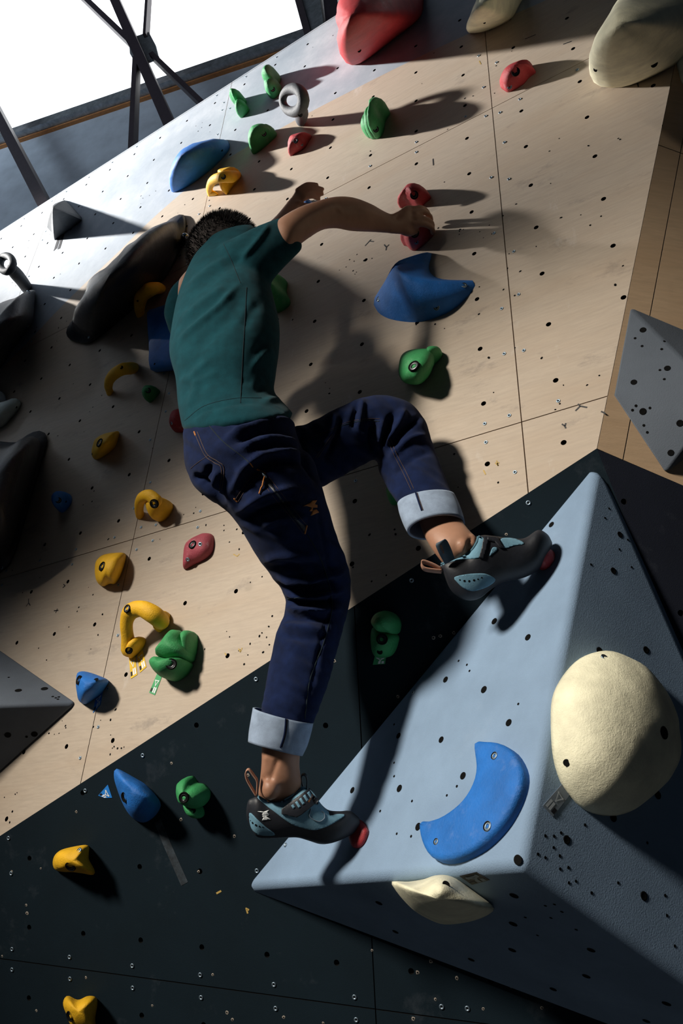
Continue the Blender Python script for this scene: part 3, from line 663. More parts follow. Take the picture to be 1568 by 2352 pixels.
vol_holes(vol, vb, [(1266, 1205), (1135, 1427), (1212, 1464), (1023, 1561), (1111, 1584), (1168, 1660), (1013, 1699), (915, 1690), (1063, 1782), (917, 1811), (809, 1815), (960, 1899), (1189, 1975, 1), (1423, 1228), (1408, 1311), (1376, 1495), (1483, 1493), (1301, 1929), (1478, 2058), (1510, 1826), (1408, 1878), (1180, 2057), (1178, 2122), (1176, 2182), (1357, 2182), (1346, 2242), (1270, 2272), (1082, 2204), (870, 2074), (908, 2140), (1530, 2305), (1484, 2345)], HOLEM, 'bolt_hole', 1.0)
vol_holes(vol, vb, [(1072, 1527), (1053, 1518), (1078, 1541), (905, 1664), (1190, 1617), (946, 1840), (873, 1863), (911, 1915), (944, 1921), (905, 1752), (905, 1783), (1049, 1806), (1026, 1827), (1398, 1168), (1389, 1190), (1357, 1297), (1450, 1303), (1422, 1262), (1441, 1240), (1288, 1913), (1252, 1920), (1272, 1921), (1271, 1947), (1235, 1962), (1252, 1970), (1285, 1966), (1305, 1993), (1286, 1996), (1322, 2024), (1306, 2028), (1358, 2051), (1419, 2028), (1527, 2057), (1549, 2173), (1531, 2103), (1343, 1895), (1486, 1936), (1252, 2080), (1273, 2077), (1265, 2108), (1290, 2094), (1323, 2135), (1206, 2107), (1234, 2148)], HOLEM, 'old_screw_hole', .36)
vol_holes(vol, vb, [(949, 1591), (656, 1941), (560 + 8, 2036)], SCREW, 'screw', 1.1)
hg = 'climbing holds on the big volume'
def plate(mat, label, plane, outline, H, bevel, **kw):
    o_ = resample_closed(outline, 60); bm = bmesh.new()
    lo = [bm.verts.new(tuple(plane.pt(p))) for p in o_]
    f = bm.faces.new(lo); r_ = bmesh.ops.extrude_face_region(bm, geom=[f])
    for v in r_['geom']:
        if isinstance(v, bmesh.types.BMVert): v.co += Vector(plane.n * H)
    bmesh.ops.recalc_face_normals(bm, faces=bm.faces)
    top = [e for e in bm.edges if all(((np.array(v.co) - plane.P0) @ plane.n) > H * .5 for v in e.verts)]
    bmesh.ops.bevel(bm, geom=top, offset=bevel, segments=4, profile=.5, affect='EDGES')
    bmesh.ops.triangulate(bm, faces=[f for f in bm.faces if len(f.verts) > 4])
    o = bm_obj('climbing_hold', bm, M[mat], None, True); smooth_angle(o, 50)
    tag(o, label, 'climbing hold', hg); bv = bvh_of(o)
    for s in kw.get('screws', ()):
        h = cast(bv, s[:2])
        if h[0] is not None: put('screw', WASHER, np.array(h[0]) + plane.n * .0005, plane.n, s[2], o)
    return o
plate('blue', 'blue crescent hold screwed flat on the grey-blue volume', F1, [(1104, 1717), (1129, 1712), (1164, 1717), (1194, 1737), (1214, 1775), (1214, 1810), (1199, 1855), (1169, 1905), (1124, 1950), (1074, 1977), (1034, 1985), (1004, 1975), (984, 1940), (979, 1897), (999, 1894), (1034, 1882), (1074, 1852), (1099, 1815), (1109, 1775)], .022, .010, screws=[(1135, 1736, 1.0), (1119, 1898, 1.2), (1001, 1933, .8)])
hold('red', 'small red foothold under the standing toe', F1, [(806, 1880), (820, 1880), (834, 1888), (844, 1902), (847, 1912), (839, 1934), (826, 1947), (809, 1945), (800, 1925), (798, 1900)], .02, group=hg)
hold('red', 'small red foothold under the raised toe', F1, [(1240, 1262), (1259, 1259), (1271, 1268), (1273, 1286), (1262, 1302), (1246, 1309), (1234, 1302), (1230, 1280)], .04, group=hg)
hold('cream', 'big cream egg-shaped hold on the right side of the volume', F2, [(1265, 1650), (1270, 1600), (1290, 1560), (1320, 1525), (1350, 1505), (1390, 1494), (1430, 1500), (1480, 1525), (1530, 1580), (1560, 1640), (1568, 1700), (1566, 1740), (1554, 1770), (1524, 1810), (1474, 1850), (1434, 1869), (1404, 1873), (1364, 1867), (1334, 1852), (1309, 1827), (1284, 1790), (1268, 1730)], .095, None, 'dome', n=72, lump=.002, group=hg, holes=[(1301, 1752, .8), (1524, 1683, 1.5)], screws=[(1387, 1509, .8)])
hold('cream', 'smaller cream shield hold on the shaded underside of the volume', F3, [(898, 2037), (934, 2035), (969, 2027), (999, 2013), (1024, 2010), (1049, 2020), (1084, 2050), (1119, 2080), (1130, 2095), (1129, 2105), (1104, 2125), (1064, 2142), (1019, 2151), (989, 2145), (949, 2120), (919, 2085), (901, 2055)], .10, (1005, 2065), n=60, lump=.002, group=hg, holes=[(990, 2134, 1.4), (1024, 2032, .8)])
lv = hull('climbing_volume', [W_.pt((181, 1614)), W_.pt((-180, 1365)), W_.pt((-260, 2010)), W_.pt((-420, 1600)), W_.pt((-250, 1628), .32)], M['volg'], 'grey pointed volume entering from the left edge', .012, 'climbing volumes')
lb = bvh_of(lv); vol_holes(lv, lb, [(42, 1586), (102, 1582), (18, 1688), (79, 1686)], HOLEM, 'bolt_hole', 1.3); vol_holes(lv, lb, [(121, 1600), (128, 1603), (135, 1601), (133, 1606), (20, 1556), (61, 1692)], HOLEM, 'old_screw_hole', .5)
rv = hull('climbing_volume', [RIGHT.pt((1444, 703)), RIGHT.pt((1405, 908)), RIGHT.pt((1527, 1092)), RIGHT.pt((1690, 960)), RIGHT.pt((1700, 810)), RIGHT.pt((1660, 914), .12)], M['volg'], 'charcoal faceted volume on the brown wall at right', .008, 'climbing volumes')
rb = bvh_of(rv); vol_holes(rv, rb, [(1476, 758), (1532, 846), (1455, 878), (1476, 945), (1561, 972), (1540, 1040)], HOLEM, 'bolt_hole', 1.0); vol_holes(rv, rb, [(1458, 777), (1474, 795), (1525, 784), (1519, 802), (1515, 850), (1525, 871), (1460, 932), (1452, 942), (1492, 937), (1478, 977), (1486, 993)], HOLEM, 'old_screw_hole', .4)
hold('white', 'dark edge of a pale hold at the right edge near the top', RIGHT, [(1556, 140), (1559, 165), (1568, 195), (1600, 200), (1620, 150), (1590, 110), (1562, 118)], .05, group='climbing holds on the plywood wall')

# ------------------------------------------------------------------ route tags
def route_tag(label, plane, quad, mat, mark, kmark=True, logo=True):
    Q = [plane.pt(p) for p in quad]
    def bl(s, t): return (Q[0] * (1 - s) + Q[1] * s) * (1 - t) + (Q[3] * (1 - s) + Q[2] * s) * t
    n = plane.n; o = empty('route_tag'); tag(o, label, 'tag', 'paper route tags beside holds')
    def pl(name, pts, m_, z): return quad_obj(name, [bl(*p) + n * z for p in pts], m_, o, .0008, n)
    pl('strip', [(0, 0), (0, 1), (1, 1), (1, 0)], mat, .0012)
    if logo:
        mb = MB()
        def bar(a, b, wd):
            A, B = bl(*a) + n * .0018, bl(*b) + n * .0018; t = nrm(B - A); s = np.cross(n, t) * wd
            mb.add([A - s, A + s, B + s, B - s], [(0, 1, 2, 3)])
        tri = [(.25, .32), (.80, .30), (.55, .56)]
        wd = np.linalg.norm(bl(1, .5) - bl(0, .5)) * .04
        for i in range(3): bar(tri[i], tri[(i + 1) % 3], wd)
        for c in tri:
            Cc = bl(*c) + n * .0019; a = nrm(np.cross(n, [0, 0, 1])); b = np.cross(n, a)
            mb.add([Cc + (a * math.cos(math.tau * i / 8) + b * math.sin(math.tau * i / 8)) * wd * 2 for i in range(8)], [tuple(range(8))])
        for x0, x1 in ((.42, .62), (.70, .90)):
            P = [bl(x0, .64) + n * .0018, bl(x0, .93) + n * .0018, bl(x1, .93) + n * .0018, bl(x1, .64) + n * .0018]; mb.add(P, [(0, 1, 2, 3)])
        mb.build('printed_logo', mark, o, False)
    if kmark: pl('black_square', [(.06, .74), (.06, .92), (.32, .92), (.32, .74)], M['tagk'], .0017)
route_tag('left of the two yellow tags under the C-shaped yellow hold', W_, [(296, 1505), (310, 1502), (316, 1550), (301, 1559)], M['tagy'], M['tagw'])
route_tag('right of the two yellow tags under the C-shaped yellow hold', W_, [(314, 1497), (327, 1490), (337, 1532), (322, 1545)], M['tagy'], M['tagw'])
route_tag('green tag below the shell-like green hold', W_, [(361, 1548), (373, 1552), (356, 1597), (343, 1591)], M['tagg'], M['tagw'])
route_tag('blue tag below the triangular blue hold', W_, [(221, 1596), (237, 1587), (231, 1619), (214, 1638)], M['tagb'], M['tagw'])
route_tag('blue tag left of the blue wedge hold on the dark wall', D_, [(248, 1802), (258, 1832), (241, 1833), (226, 1827)], M['tagb'], M['tagw'])
route_tag('grey tag below the big cream egg-shaped hold', F2, [(1307, 1826), (1290, 1800), (1245, 1851), (1268, 1876)], M['tags'], M['tagl'])
route_tag('dark tag beside the cream hold on the volume underside', F3, [(1055, 2011), (1094, 2002), (1124, 2020), (1084, 2031)], M['tagk'], M['tags'])
route_tag('left black tag strip hanging below the angular grey block', W_, [(133, 546), (139, 544), (131, 570), (123, 577)], M['tagk'], M['tags'], False, False)
route_tag('right black tag strip hanging below the angular grey block', W_, [(142, 541), (148, 538), (138, 571), (132, 573)], M['tagk'], M['tags'], False, False)
route_tag('green tag below the round-headed green hold on the dark wall', D_, [(862, 1503), (887, 1506), (884, 1525), (856, 1527)], M['tagg'], M['tagw'], False, True)
# ------------------------------------------------------------------ hall: floor mats, far window wall, side window
M['mat_floor'] = simple('grey_mat', (0.10, 0.11, 0.125), .8, bstr=.1)
fl = quad_obj('floor', [(-6, -6, 0), (6, -6, 0), (6, 1.5, 0), (-6, 1.5, 0)], M['mat_floor'], None, .3, np.array([0, 0, 1.0])); tag(fl, 'grey crash mat floor below the climbing wall', 'floor', kind='structure')
sA = CAM + np.array([-.821, .287, 1.0]) * 6.0; sB = CAM + np.array([-.413, .380, 1.0]) * 6.0
wn = nrm(np.cross(sB - sA, [0, 0, 1])); wn = wn if wn @ (CAM - sA) > 0 else -wn
WIN = Plane(sA, wn)
M['farwall'] = paint_grey('pale_blue_grey_wall', (0.58, 0.64, 0.71), .05, 60, .05)
M['galv'] = simple('galvanised_steel', (0.42, 0.45, 0.47), .45, .6, .3, 25)
M['beam'] = simple('dark_brown_steel', (0.055, 0.04, 0.05), .5, 0, .2)
M['orange'] = simple('orange_seal', (0.6, 0.25, 0.08), .6)
m_, nt_, bs_ = mat_new('bright_sky_glass'); bs_.inputs['Base Color'].default_value = (.9, .95, 1, 1); bs_.inputs['Emission Color'].default_value = (.97, .985, 1, 1); bs_.inputs['Emission Strength'].default_value = 2.2; M['pane'] = m_
dirw = nrm(sB - sA)
def wpt(a, z, off=0.0): return np.array([*(sA + dirw * a + wn * off)[:2], z])
zs = sA[2]
def wbox(mb, a0, a1, z0, z1, o0, o1):
    vs = [wpt(a, z, o) for o in (o0, o1) for a, z in ((a0, z0), (a1, z0), (a1, z1), (a0, z1))]
    mb.add(vs, [(3, 2, 1, 0), (4, 5, 6, 7), (0, 1, 5, 4), (1, 2, 6, 5), (2, 3, 7, 6), (3, 0, 4, 7)])
mb = MB(); wbox(mb, -6, 9, zs - 4.2, zs, -.2, 0); o = mb.build('wall_back', M['farwall'], None, False); tag(o, 'pale blue-grey hall wall below the strip of windows', 'wall', kind='structure')
wnd = empty('window_1'); tag(wnd, 'bright white strip window above the climbing wall', 'window', kind='structure')
mb = MB(); wbox(mb, -6, 9, zs - .0, zs + .10, -.1, .08); mb.build('sill', M['galv'], wnd, False)
mb = MB(); wbox(mb, -6, 9, zs - .022, zs - .004, .0, .03); mb.build('seal_strip', M['orange'], wnd, False)
for a0, a1 in ((-6, 9),):
    mb = MB(); wbox(mb, a0, a1, zs + .1, zs + 5.0, -.12, -.08); mb.build('pane', M['pane'], wnd, False)
mb = MB(); wbox(mb, -6, 9, zs + 5.0, zs + 5.3, -.2, .1); mb.build('head', M['galv'], wnd, False)
TR = Plane(sA + wn * .35, wn)
def beam_px(mb, p, q_, wpx, depth=.06, plane=TR):
    A, B = plane.pt(p), plane.pt(q_); t = nrm(B - A); s = np.cross(plane.n, t); dA = (R.T @ (plane.pt((300, 200) if plane is TR else (720, 20)) - CAM))[2]; hw = wpx * dA / F / 2
    vs = [X + s * sg * hw + plane.n * dd for X in (A, B) for dd in (0, depth) for sg in (-1, 1)]
    mb.add(vs, [(0, 1, 3, 2), (4, 6, 7, 5), (0, 2, 6, 4), (1, 5, 7, 3), (2, 3, 7, 6), (0, 4, 5, 1)])
truss = empty('roof_truss'); tag(truss, 'dark steel truss with crossed braces and a gusset plate before the window', 'truss')
def bm1(name, p, q_, wpx, mat='beam', depth=.06):
    mb = MB(); beam_px(mb, p, q_, wpx, depth); return mb.build(name, M[mat], truss, False)
bm1('chord', (-60, -740), (520, 575), 23, depth=.12); bm1('chord', (-400, -498), (200, 645), 23, depth=.12)
bm1('brace', (372, -450), (340, 95), 8); bm1('brace', (319, 145), (304, 520), 12)
bm1('brace', (-280, -457), (304, 107), 14); bm1('brace', (355, 138), (590, 367), 11)
g = [TR.pt(p) + wn * .03 for p in ((300, 97), (322, 90), (346, 82), (362, 112), (368, 136), (350, 146), (318, 157), (303, 132))]
quad_obj('gusset_plate', g, M['galv'], truss, .02, wn)
CP = Plane((0, .9, 0), (0, -1, 0))
mb = MB(); beam_px(mb, (561, -460), (750, 197), 16, .1, CP); beam_px(mb, (707, -460), (789, 197), 34, .05, CP)
o = mb.build('column_flange', M['beam'], None, False)
col = empty('steel_column'); tag(col, 'grey steel column with dark flanges behind the wall top', 'column'); o.parent = col
mb = MB(); beam_px(mb, (666, -460), (749, 200), 46, .08, CP); mb.build('column_web', M['galv'], col, False)
# left hall wall with the window the daylight comes through
mb = MB()
def bx(mb, a, b):
    vs = [(x, y, z) for x in (a[0], b[0]) for y in (a[1], b[1]) for z in (a[2], b[2])]
    mb.add(vs, [(0, 1, 3, 2), (4, 6, 7, 5), (0, 4, 5, 1), (2, 3, 7, 6), (0, 2, 6, 4), (1, 5, 7, 3)])
bx(mb, (-5.4, -6, 0), (-5.2, -.9, 4.3)); bx(mb, (-5.4, -6, 6.0), (-5.2, -.9, 6.6)); bx(mb, (-5.4, -6, 4.3), (-5.2, -2.6, 6.0))
o = mb.build('wall_left', M['farwall'], None, False); tag(o, 'pale hall wall far left with a window opening', 'wall', kind='structure')
BP = np.array(TB - LB * 7.0); t_ = (-2.4 - BP[1]) / (0 - BP[1])
e1, e2 = [BP + (np.array(w_) - BP) * t_ for w_ in ((-2.6, 0, 1.75), (-.5, 0, 2.85))]
sl = (e2[2] - e1[2]) / (e2[0] - e1[0])
def under(x): return e1[2] + (x - e1[0]) * sl
quad_ = [np.array([-5.0, -2.3, under(-5.0)]), np.array([-1.0, -2.3, under(-1.0)]), np.array([-1.0, -2.3, 7.4]), np.array([-5.0, -2.3, 7.4])]
o = quad_obj('light_blocker_1', quad_, M['farwall'], None, .2, np.array([0, 1.0, 0])); tag(o, 'pale sloping panel added behind the viewer to cut off the low lamp', 'light blocker', kind='structure')  # added out of view; its sloped lower edge shades the upper wall from low_hall_lamp
# ------------------------------------------------------------------ the climber
def cloth_mat(name, col, bscale, bstr, var=.2, rough=.95, weave=None):
    m, nt, bs = mat_new(name)
    f = noise_node(nt, 35, 5, .6)
    c = ramp(nt, f, [(.3, [x * (1 - var) for x in col]), (.7, [x * (1 + var) for x in col])])
    fine = noise_node(nt, bscale, 3, .7)
    c = mix(nt, c, [min(1, x * 1.9 + .01) for x in col], ramp(nt, fine, [(.55, (0, 0, 0)), (.8, (.35, .35, .35))]))
    nt.links.new(c, bs.inputs['Base Color']); bs.inputs['Roughness'].default_value = rough
    bs.inputs['Specular IOR Level'].default_value = .15
    bs.inputs['Sheen Weight'].default_value = .04; bs.inputs['Sheen Roughness'].default_value = .5
    p = bump(nt, bs, fine, bstr, .0012)
    bump(nt, bs, noise_node(nt, 16, 2, .5), .35, .012, p)
    return m
M['shirt'] = cloth_mat('teal_cotton', (0.003, 0.044, 0.057), 700, .3)
M['denim'] = cloth_mat('indigo_denim', (0.0045, 0.0115, 0.047), 900, .9, .35)
M['denim_in'] = cloth_mat('pale_denim_inside', (0.27, 0.34, 0.45), 900, .5, .2)
M['stitch'] = simple('orange_thread', (0.42, 0.15, 0.03), .8)
M['stitchd'] = simple('dull_brown_thread', (0.055, 0.032, 0.032), .8)
M['seamd'] = simple('dark_seam', (0.003, 0.012, 0.018), .95)
M['rubber'] = simple('black_rubber', (0.012, 0.014, 0.02), .55, 0, .4, 20, .15, 120)
M['shoeb'] = simple('slate_blue_suede', (0.13, 0.27, 0.36), .85, 0, .15, 40, .25, 500)
M['shoel'] = simple('slate_blue_lining', (0.06, 0.15, 0.2), .9)
M['tan'] = simple('tan_webbing', (0.42, 0.22, 0.15), .8)
M['loopg'] = simple('grey_blue_webbing', (0.05, 0.08, 0.11), .7)
M['hairm'] = simple('black_hair', (0.010, 0.008, 0.008), .55, 0, .4, 60)
M['hairs'] = simple('shaved_hair', (0.028, 0.019, 0.016), .8, 0, .4, 300)
m, nt, bs = mat_new('tan_skin')
c = ramp(nt, noise_node(nt, 14, 5), [(.3, (.30, .150, .092)), (.7, (.40, .215, .138))])
nt.links.new(c, bs.inputs['Base Color']); bs.inputs['Roughness'].default_value = .5; bs.inputs['Specular IOR Level'].default_value = .35
bs.inputs['Subsurface Weight'].default_value = .08; bs.inputs['Subsurface Radius'].default_value = (.01, .004, .002)
bump(nt, bs, noise_node(nt, 350, 3), .12, .001); M['skin'] = m

def loft(mb, secs, n=28, sub=5, caps=True, open_ends=False, power=2.0):
    """secs: (edge pixel, other edge pixel, depth, thickness ratio[, tilt]); silhouette follows the edge pixels"""
    D = []
    for s in secs:
        a, b, d, k = s[:4]; tl = s[4] if len(s) > 4 else 0.0
        A, B = at(a, d), at(b, d); C = (A + B) / 2; w_ = (B - A) / 2
        vd = nrm(ray(((a[0] + b[0]) / 2, (a[1] + b[1]) / 2)))
        dn_ = nrm(np.cross(vd, nrm(w_)))
        v_ = nrm(vd * math.cos(tl) + dn_ * math.sin(tl)) * np.linalg.norm(w_) * k
        D.append(np.r_[C, w_, v_])
    D = catmull(D, sub)
    rings = [(x[:3], x[3:6], x[6:9]) for x in D]
    if caps and not open_ends:
        t = rings[0][0] - rings[1][0]; L_ = np.linalg.norm(rings[0][1]) * .35; t = nrm(t) * L_
        pre = [(rings[0][0] + t * f, rings[0][1] * g_, rings[0][2] * g_) for f, g_ in ((1, .3), (.85, .6), (.5, .87))]
        t = rings[-1][0] - rings[-2][0]; L_ = np.linalg.norm(rings[-1][1]) * .35; t = nrm(t) * L_
        post = [(rings[-1][0] + t * f, rings[-1][1] * g_, rings[-1][2] * g_) for f, g_ in ((.5, .87), (.85, .6), (1, .3))]
        rings = pre + rings + post
    vs = []; fs = []; k = len(rings)
    for C, w_, v_ in rings:
        for j in range(n):
            a = math.tau * j / n; ca, sa = math.cos(a), math.sin(a)
            ca = math.copysign(abs(ca) ** (2 / power), ca); sa = math.copysign(abs(sa) ** (2 / power), sa)
            vs.append(C + w_ * ca + v_ * sa)
    for i in range(k - 1):
        for j in range(n): fs.append((i * n + j, i * n + (j + 1) % n, (i + 1) * n + (j + 1) % n, (i + 1) * n + j))
    if not open_ends: fs += [tuple(range(n))[::-1], tuple((k - 1) * n + j for j in range(n))]
    mb.add(vs, fs)
def chain(mb, pts, n=12, sub=4):
    """pts: (px, py, depth, radius in m)"""
    tube3(mb, [at(p[:2], p[2]) for p in pts], [p[3] for p in pts], n=n, sub=sub)
def ball(mb, C, rx, ry, rz, ax, n=14, m=10):
    vs = []; fs = []
    for i in range(m + 1):
        th = math.pi * i / m
        for j in range(n):
            ph = math.tau * j / n
            vs.append(C + ax[0] * rx * math.sin(th) * math.cos(ph) + ax[1] * ry * math.sin(th) * math.sin(ph) + ax[2] * rz * math.cos(th))
    for i in range(m):
        for j in range(n): fs.append((i * n + j, i * n + (j + 1) % n, (i + 1) * n + (j + 1) % n, (i + 1) * n + j))
    mb.add(vs, fs)
def union(name, mb, voxel, mat, parent, it=6, fac=.5):
    o = mb.build(name, mat, parent)
    bm = bmesh.new(); bm.from_mesh(o.data); bmesh.ops.remove_doubles(bm, verts=bm.verts, dist=1e-6); bm.to_mesh(o.data); bm.free()
    r_ = o.modifiers.new('remesh', 'REMESH'); r_.mode = 'VOXEL'; r_.voxel_size = voxel; r_.use_smooth_shade = True
    s_ = o.modifiers.new('smooth', 'SMOOTH'); s_.factor = fac; s_.iterations = it
    dg = bpy.context.evaluated_depsgraph_get(); me = bpy.data.meshes.new_from_object(o.evaluated_get(dg))
    o.modifiers.clear(); old = o.data; o.data = me; bpy.data.meshes.remove(old)
    if not me.materials: me.materials.append(mat)
    me.polygons.foreach_set('use_smooth', [True] * len(me.polygons)); return o
def sculpt(o, folds, extra=None):
    """raise or sink the camera-side surface along fold lines given as (pixel polyline, width px, height m)"""
    me = o.data; nv = len(me.vertices); co = np.empty(nv * 3); me.vertices.foreach_get('co', co); co = co.reshape(-1, 3)
    no = np.empty(nv * 3); me.vertices.foreach_get('normal', no); no = no.reshape(-1, 3)
    px = proj_many(co); vd = co - CAM; vd /= np.linalg.norm(vd, axis=1)[:, None]
    face = np.clip(-(no * vd).sum(1) * 1.6 + .35, 0, 1); disp = np.zeros(nv)
    for line, wid, amp in folds:
        ln = np.array(catmull(line, 5)) if len(line) > 2 else np.array(line, float)
        best = np.full(nv, 1e9); tt = np.zeros(nv); ns = len(ln) - 1
        for i in range(ns):
            a, b = ln[i], ln[i + 1]; ab = b - a; t = np.clip(((px - a) @ ab) / (ab @ ab + 1e-9), 0, 1)
            d = np.linalg.norm(px - (a + t[:, None] * ab), axis=1); u = d < best
            best[u] = d[u]; tt[u] = (i + t[u]) / ns
        tap = np.clip(np.minimum(tt, 1 - tt) * 5, .15, 1)
        disp += amp * np.exp(-(best / wid) ** 2) * tap
    co = co + no * (disp * face)[:, None]
    if extra is not None: co = extra(co, no, px, face)
    me.vertices.foreach_set('co', co.ravel()); me.update()
from mathutils.geometry import delaunay_2d_cdt
def inpoly(p, poly):
    x, y = p; c = False; j = len(poly) - 1
    for i in range(len(poly)):
        if (poly[i][1] > y) != (poly[j][1] > y) and x < (poly[j][0] - poly[i][0]) * (y - poly[i][1]) / (poly[j][1] - poly[i][1] + 1e-12) + poly[i][0]: c = not c
        j = i
    return c
def patch(name, outline, bv, mat, parent, step=4.0, lift=.0012, thick=.0012, smooth=True, closed_curve=True):
    o_ = resample_closed(outline, max(12, int(len(outline) * 5))) if closed_curve else resample_poly(outline, max(8, int(len(outline) * 4)))
    o_ = [tuple(p) for p in o_]; pts = list(o_)
    xs = [p[0] for p in o_]; ys = [p[1] for p in o_]
    for x in np.arange(min(xs), max(xs), step):
        for y in np.arange(min(ys), max(ys), step):
            if inpoly((x, y), o_) and min((x - a) ** 2 + (y - b) ** 2 for a, b in o_) > (step * .45) ** 2: pts.append((x, y))
    k = len(o_)
    V, E_e, Fc, *_r = delaunay_2d_cdt([Vector(p) for p in pts], [(i, (i + 1) % k) for i in range(k)], [], 1, 1e-5)
    vs = []; ok = []
    for v in V:
        h = cast(bv, (v[0], v[1]))
        if h[0] is None: vs.append(None); continue
        vs.append(np.array(h[0]) + np.array(h[1]) * lift)
    dep = [np.linalg.norm(v - CAM) for v in vs if v is not None]
    if not dep: return None
    for i, v in enumerate(vs):
        if v is None: vs[i] = CAM + nrm(ray(V[i])) * float(np.median(dep))
    o = mesh_obj(name, vs, [tuple(f) for f in Fc], mat, parent, smooth)
    bm = bmesh.new(); bm.from_mesh(o.data)
    for f in bm.faces:
        if f.normal.dot(Vector(np.array(f.calc_center_median()) - CAM)) > 0: f.normal_flip()
    bm.to_mesh(o.data); bm.free()
    s_ = o.modifiers.new('solid', 'SOLIDIFY'); s_.thickness = thick + lift; s_.offset = -1
    return o
def line_on(name, line, bv, rad, mat, parent, lift=.0002, dash=None):
    P = catmull(line, 8) if len(line) > 2 else list(np.linspace(line[0], line[1], 10)); mb = MB(); run = []
    def flush():
        if len(run) > 1: tube3(mb, list(run), [rad] * len(run), n=5, sub=1)
        run.clear()
    for i, p in enumerate(P):
        h = cast(bv, p)
        if h[0] is None: continue
        Q = np.array(h[0]) + np.array(h[1]) * lift
        if run and np.linalg.norm(Q - run[-1]) > .05: flush()
        if not run or np.linalg.norm(Q - run[-1]) > 1e-4: run.append(Q)
    flush()
    return mb.build(name, mat, parent) if mb.v else None
def text_on(txt, org, xv, yv, bv, mat, parent, lift=.0025):
    cu = bpy.data.curves.new('lettering', 'FONT'); cu.body = txt; cu.size = 1; cu.resolution_u = 2
    t = bpy.data.objects.new('lettering', cu); COL.objects.link(t); dg = bpy.context.evaluated_depsgraph_get(); dg.update()
    me = bpy.data.meshes.new_from_object(t.evaluated_get(dg)); vs = []
    for v in me.vertices:
        p = (org[0] + xv[0] * v.co.x + yv[0] * v.co.y, org[1] + xv[1] * v.co.x + yv[1] * v.co.y); h = cast(bv, p)
        vs.append(np.array(h[0]) + np.array(h[1]) * lift if h[0] is not None else at(p, 1.5))
    fs = [tuple(p.vertices) for p in me.polygons]; bpy.data.objects.remove(t); bpy.data.curves.remove(cu)
    return mesh_obj('lettering', vs, fs, mat, parent, False)

climber = empty('person'); tag(climber, 'climber in teal T-shirt and rolled indigo jeans reaching up and right on the wall', 'person')
# ---- shirt
mb = MB()
loft(mb, [((478, 550), (585, 522), 1.95, 1.0), ((442, 592), (612, 575), 1.92, 1.15), ((410, 672), (620, 650), 1.87, 1.35), ((393, 755), (640, 735), 1.82, 1.3), ((389, 812), (641, 800), 1.78, 1.25), ((403, 868), (633, 862), 1.74, 1.25), ((407, 918), (632, 905), 1.70, 1.2), ((412, 950), (655, 930), 1.68, 1.2), ((419, 985), (673, 948), 1.66, 1.15)], n=36)
loft(mb, [((505, 560), (580, 690), 1.86, .9), ((548, 540), (604, 672), 1.85, .8), ((590, 519), (640, 628), 1.86, .75), ((640, 500), (693, 574), 1.90, .85)], n=28)
loft(mb, [((470, 585), (520, 640), 2.02, .9), ((428, 628), (470, 680), 2.06, .9), ((392, 662), (440, 720), 2.08, .8), ((376, 715), (420, 775), 2.08, .7), ((384, 748), (408, 788), 2.08, .6)], n=24)
shirt = union('shirt', mb, .0055, M['shirt'], climber, 10)
sculpt(shirt, [(a_, b_ * (1.25 if c_ < 0 else 1), c_ * (.5 if c_ < 0 else .8)) for a_, b_, c_ in [
    ([(400, 792), (457, 742), (503, 702), (552, 648)], 7, .009), ([(416, 822), (485, 768), (536, 715), (562, 660)], 15, -.011),
    ([(404, 880), (436, 869), (457, 845), (485, 822)], 10, .006), ([(404, 862), (441, 840), (470, 812)], 12, -.006),
    ([(434, 886), (472, 869), (500, 853)], 8, .003), ([(428, 940), (446, 903), (452, 868)], 8, .005), ([(412, 930), (428, 895), (438, 880)], 7, -.003),
    ([(430, 690), (497, 630), (545, 600), (560, 590)], 10, -.009), ([(425, 668), (480, 618), (530, 590)], 8, .006),
    ([(530, 590), (564, 557), (590, 524)], 8, -.005), ([(548, 604), (594, 549), (622, 510)], 6, .007),
    ([(410, 740), (470, 690), (520, 655)], 8, .006), ([(405, 765), (470, 716), (520, 680)], 7, -.005), ([(555, 760), (575, 720), (600, 690)], 10, -.008),
    ([(580, 820), (600, 790), (625, 770)], 8, -.006), ([(575, 850), (605, 815), (630, 800)], 7, .005), ([(585, 905), (615, 880), (640, 905)], 9, -.010), ([(600, 925), (640, 915), (668, 930)], 7, .008),
    ([(552, 872), (580, 880)], 6, -.003), ([(424, 974), (470, 944), (540, 928), (600, 926)], 3, -.004)]])
sb = bvh_of(shirt)
line_on('side_seam', [(566, 660), (562, 740), (557, 820), (552, 925)], sb, .0007, M['seamd'], shirt)
line_on('sleeve_seam', [(513, 560), (530, 595), (540, 620), (552, 650)], sb, .0006, M['seamd'], shirt)
line_on('hem_stitch', [(424, 966), (470, 932), (540, 915), (600, 914)], sb, .0005, M['seamd'], shirt)
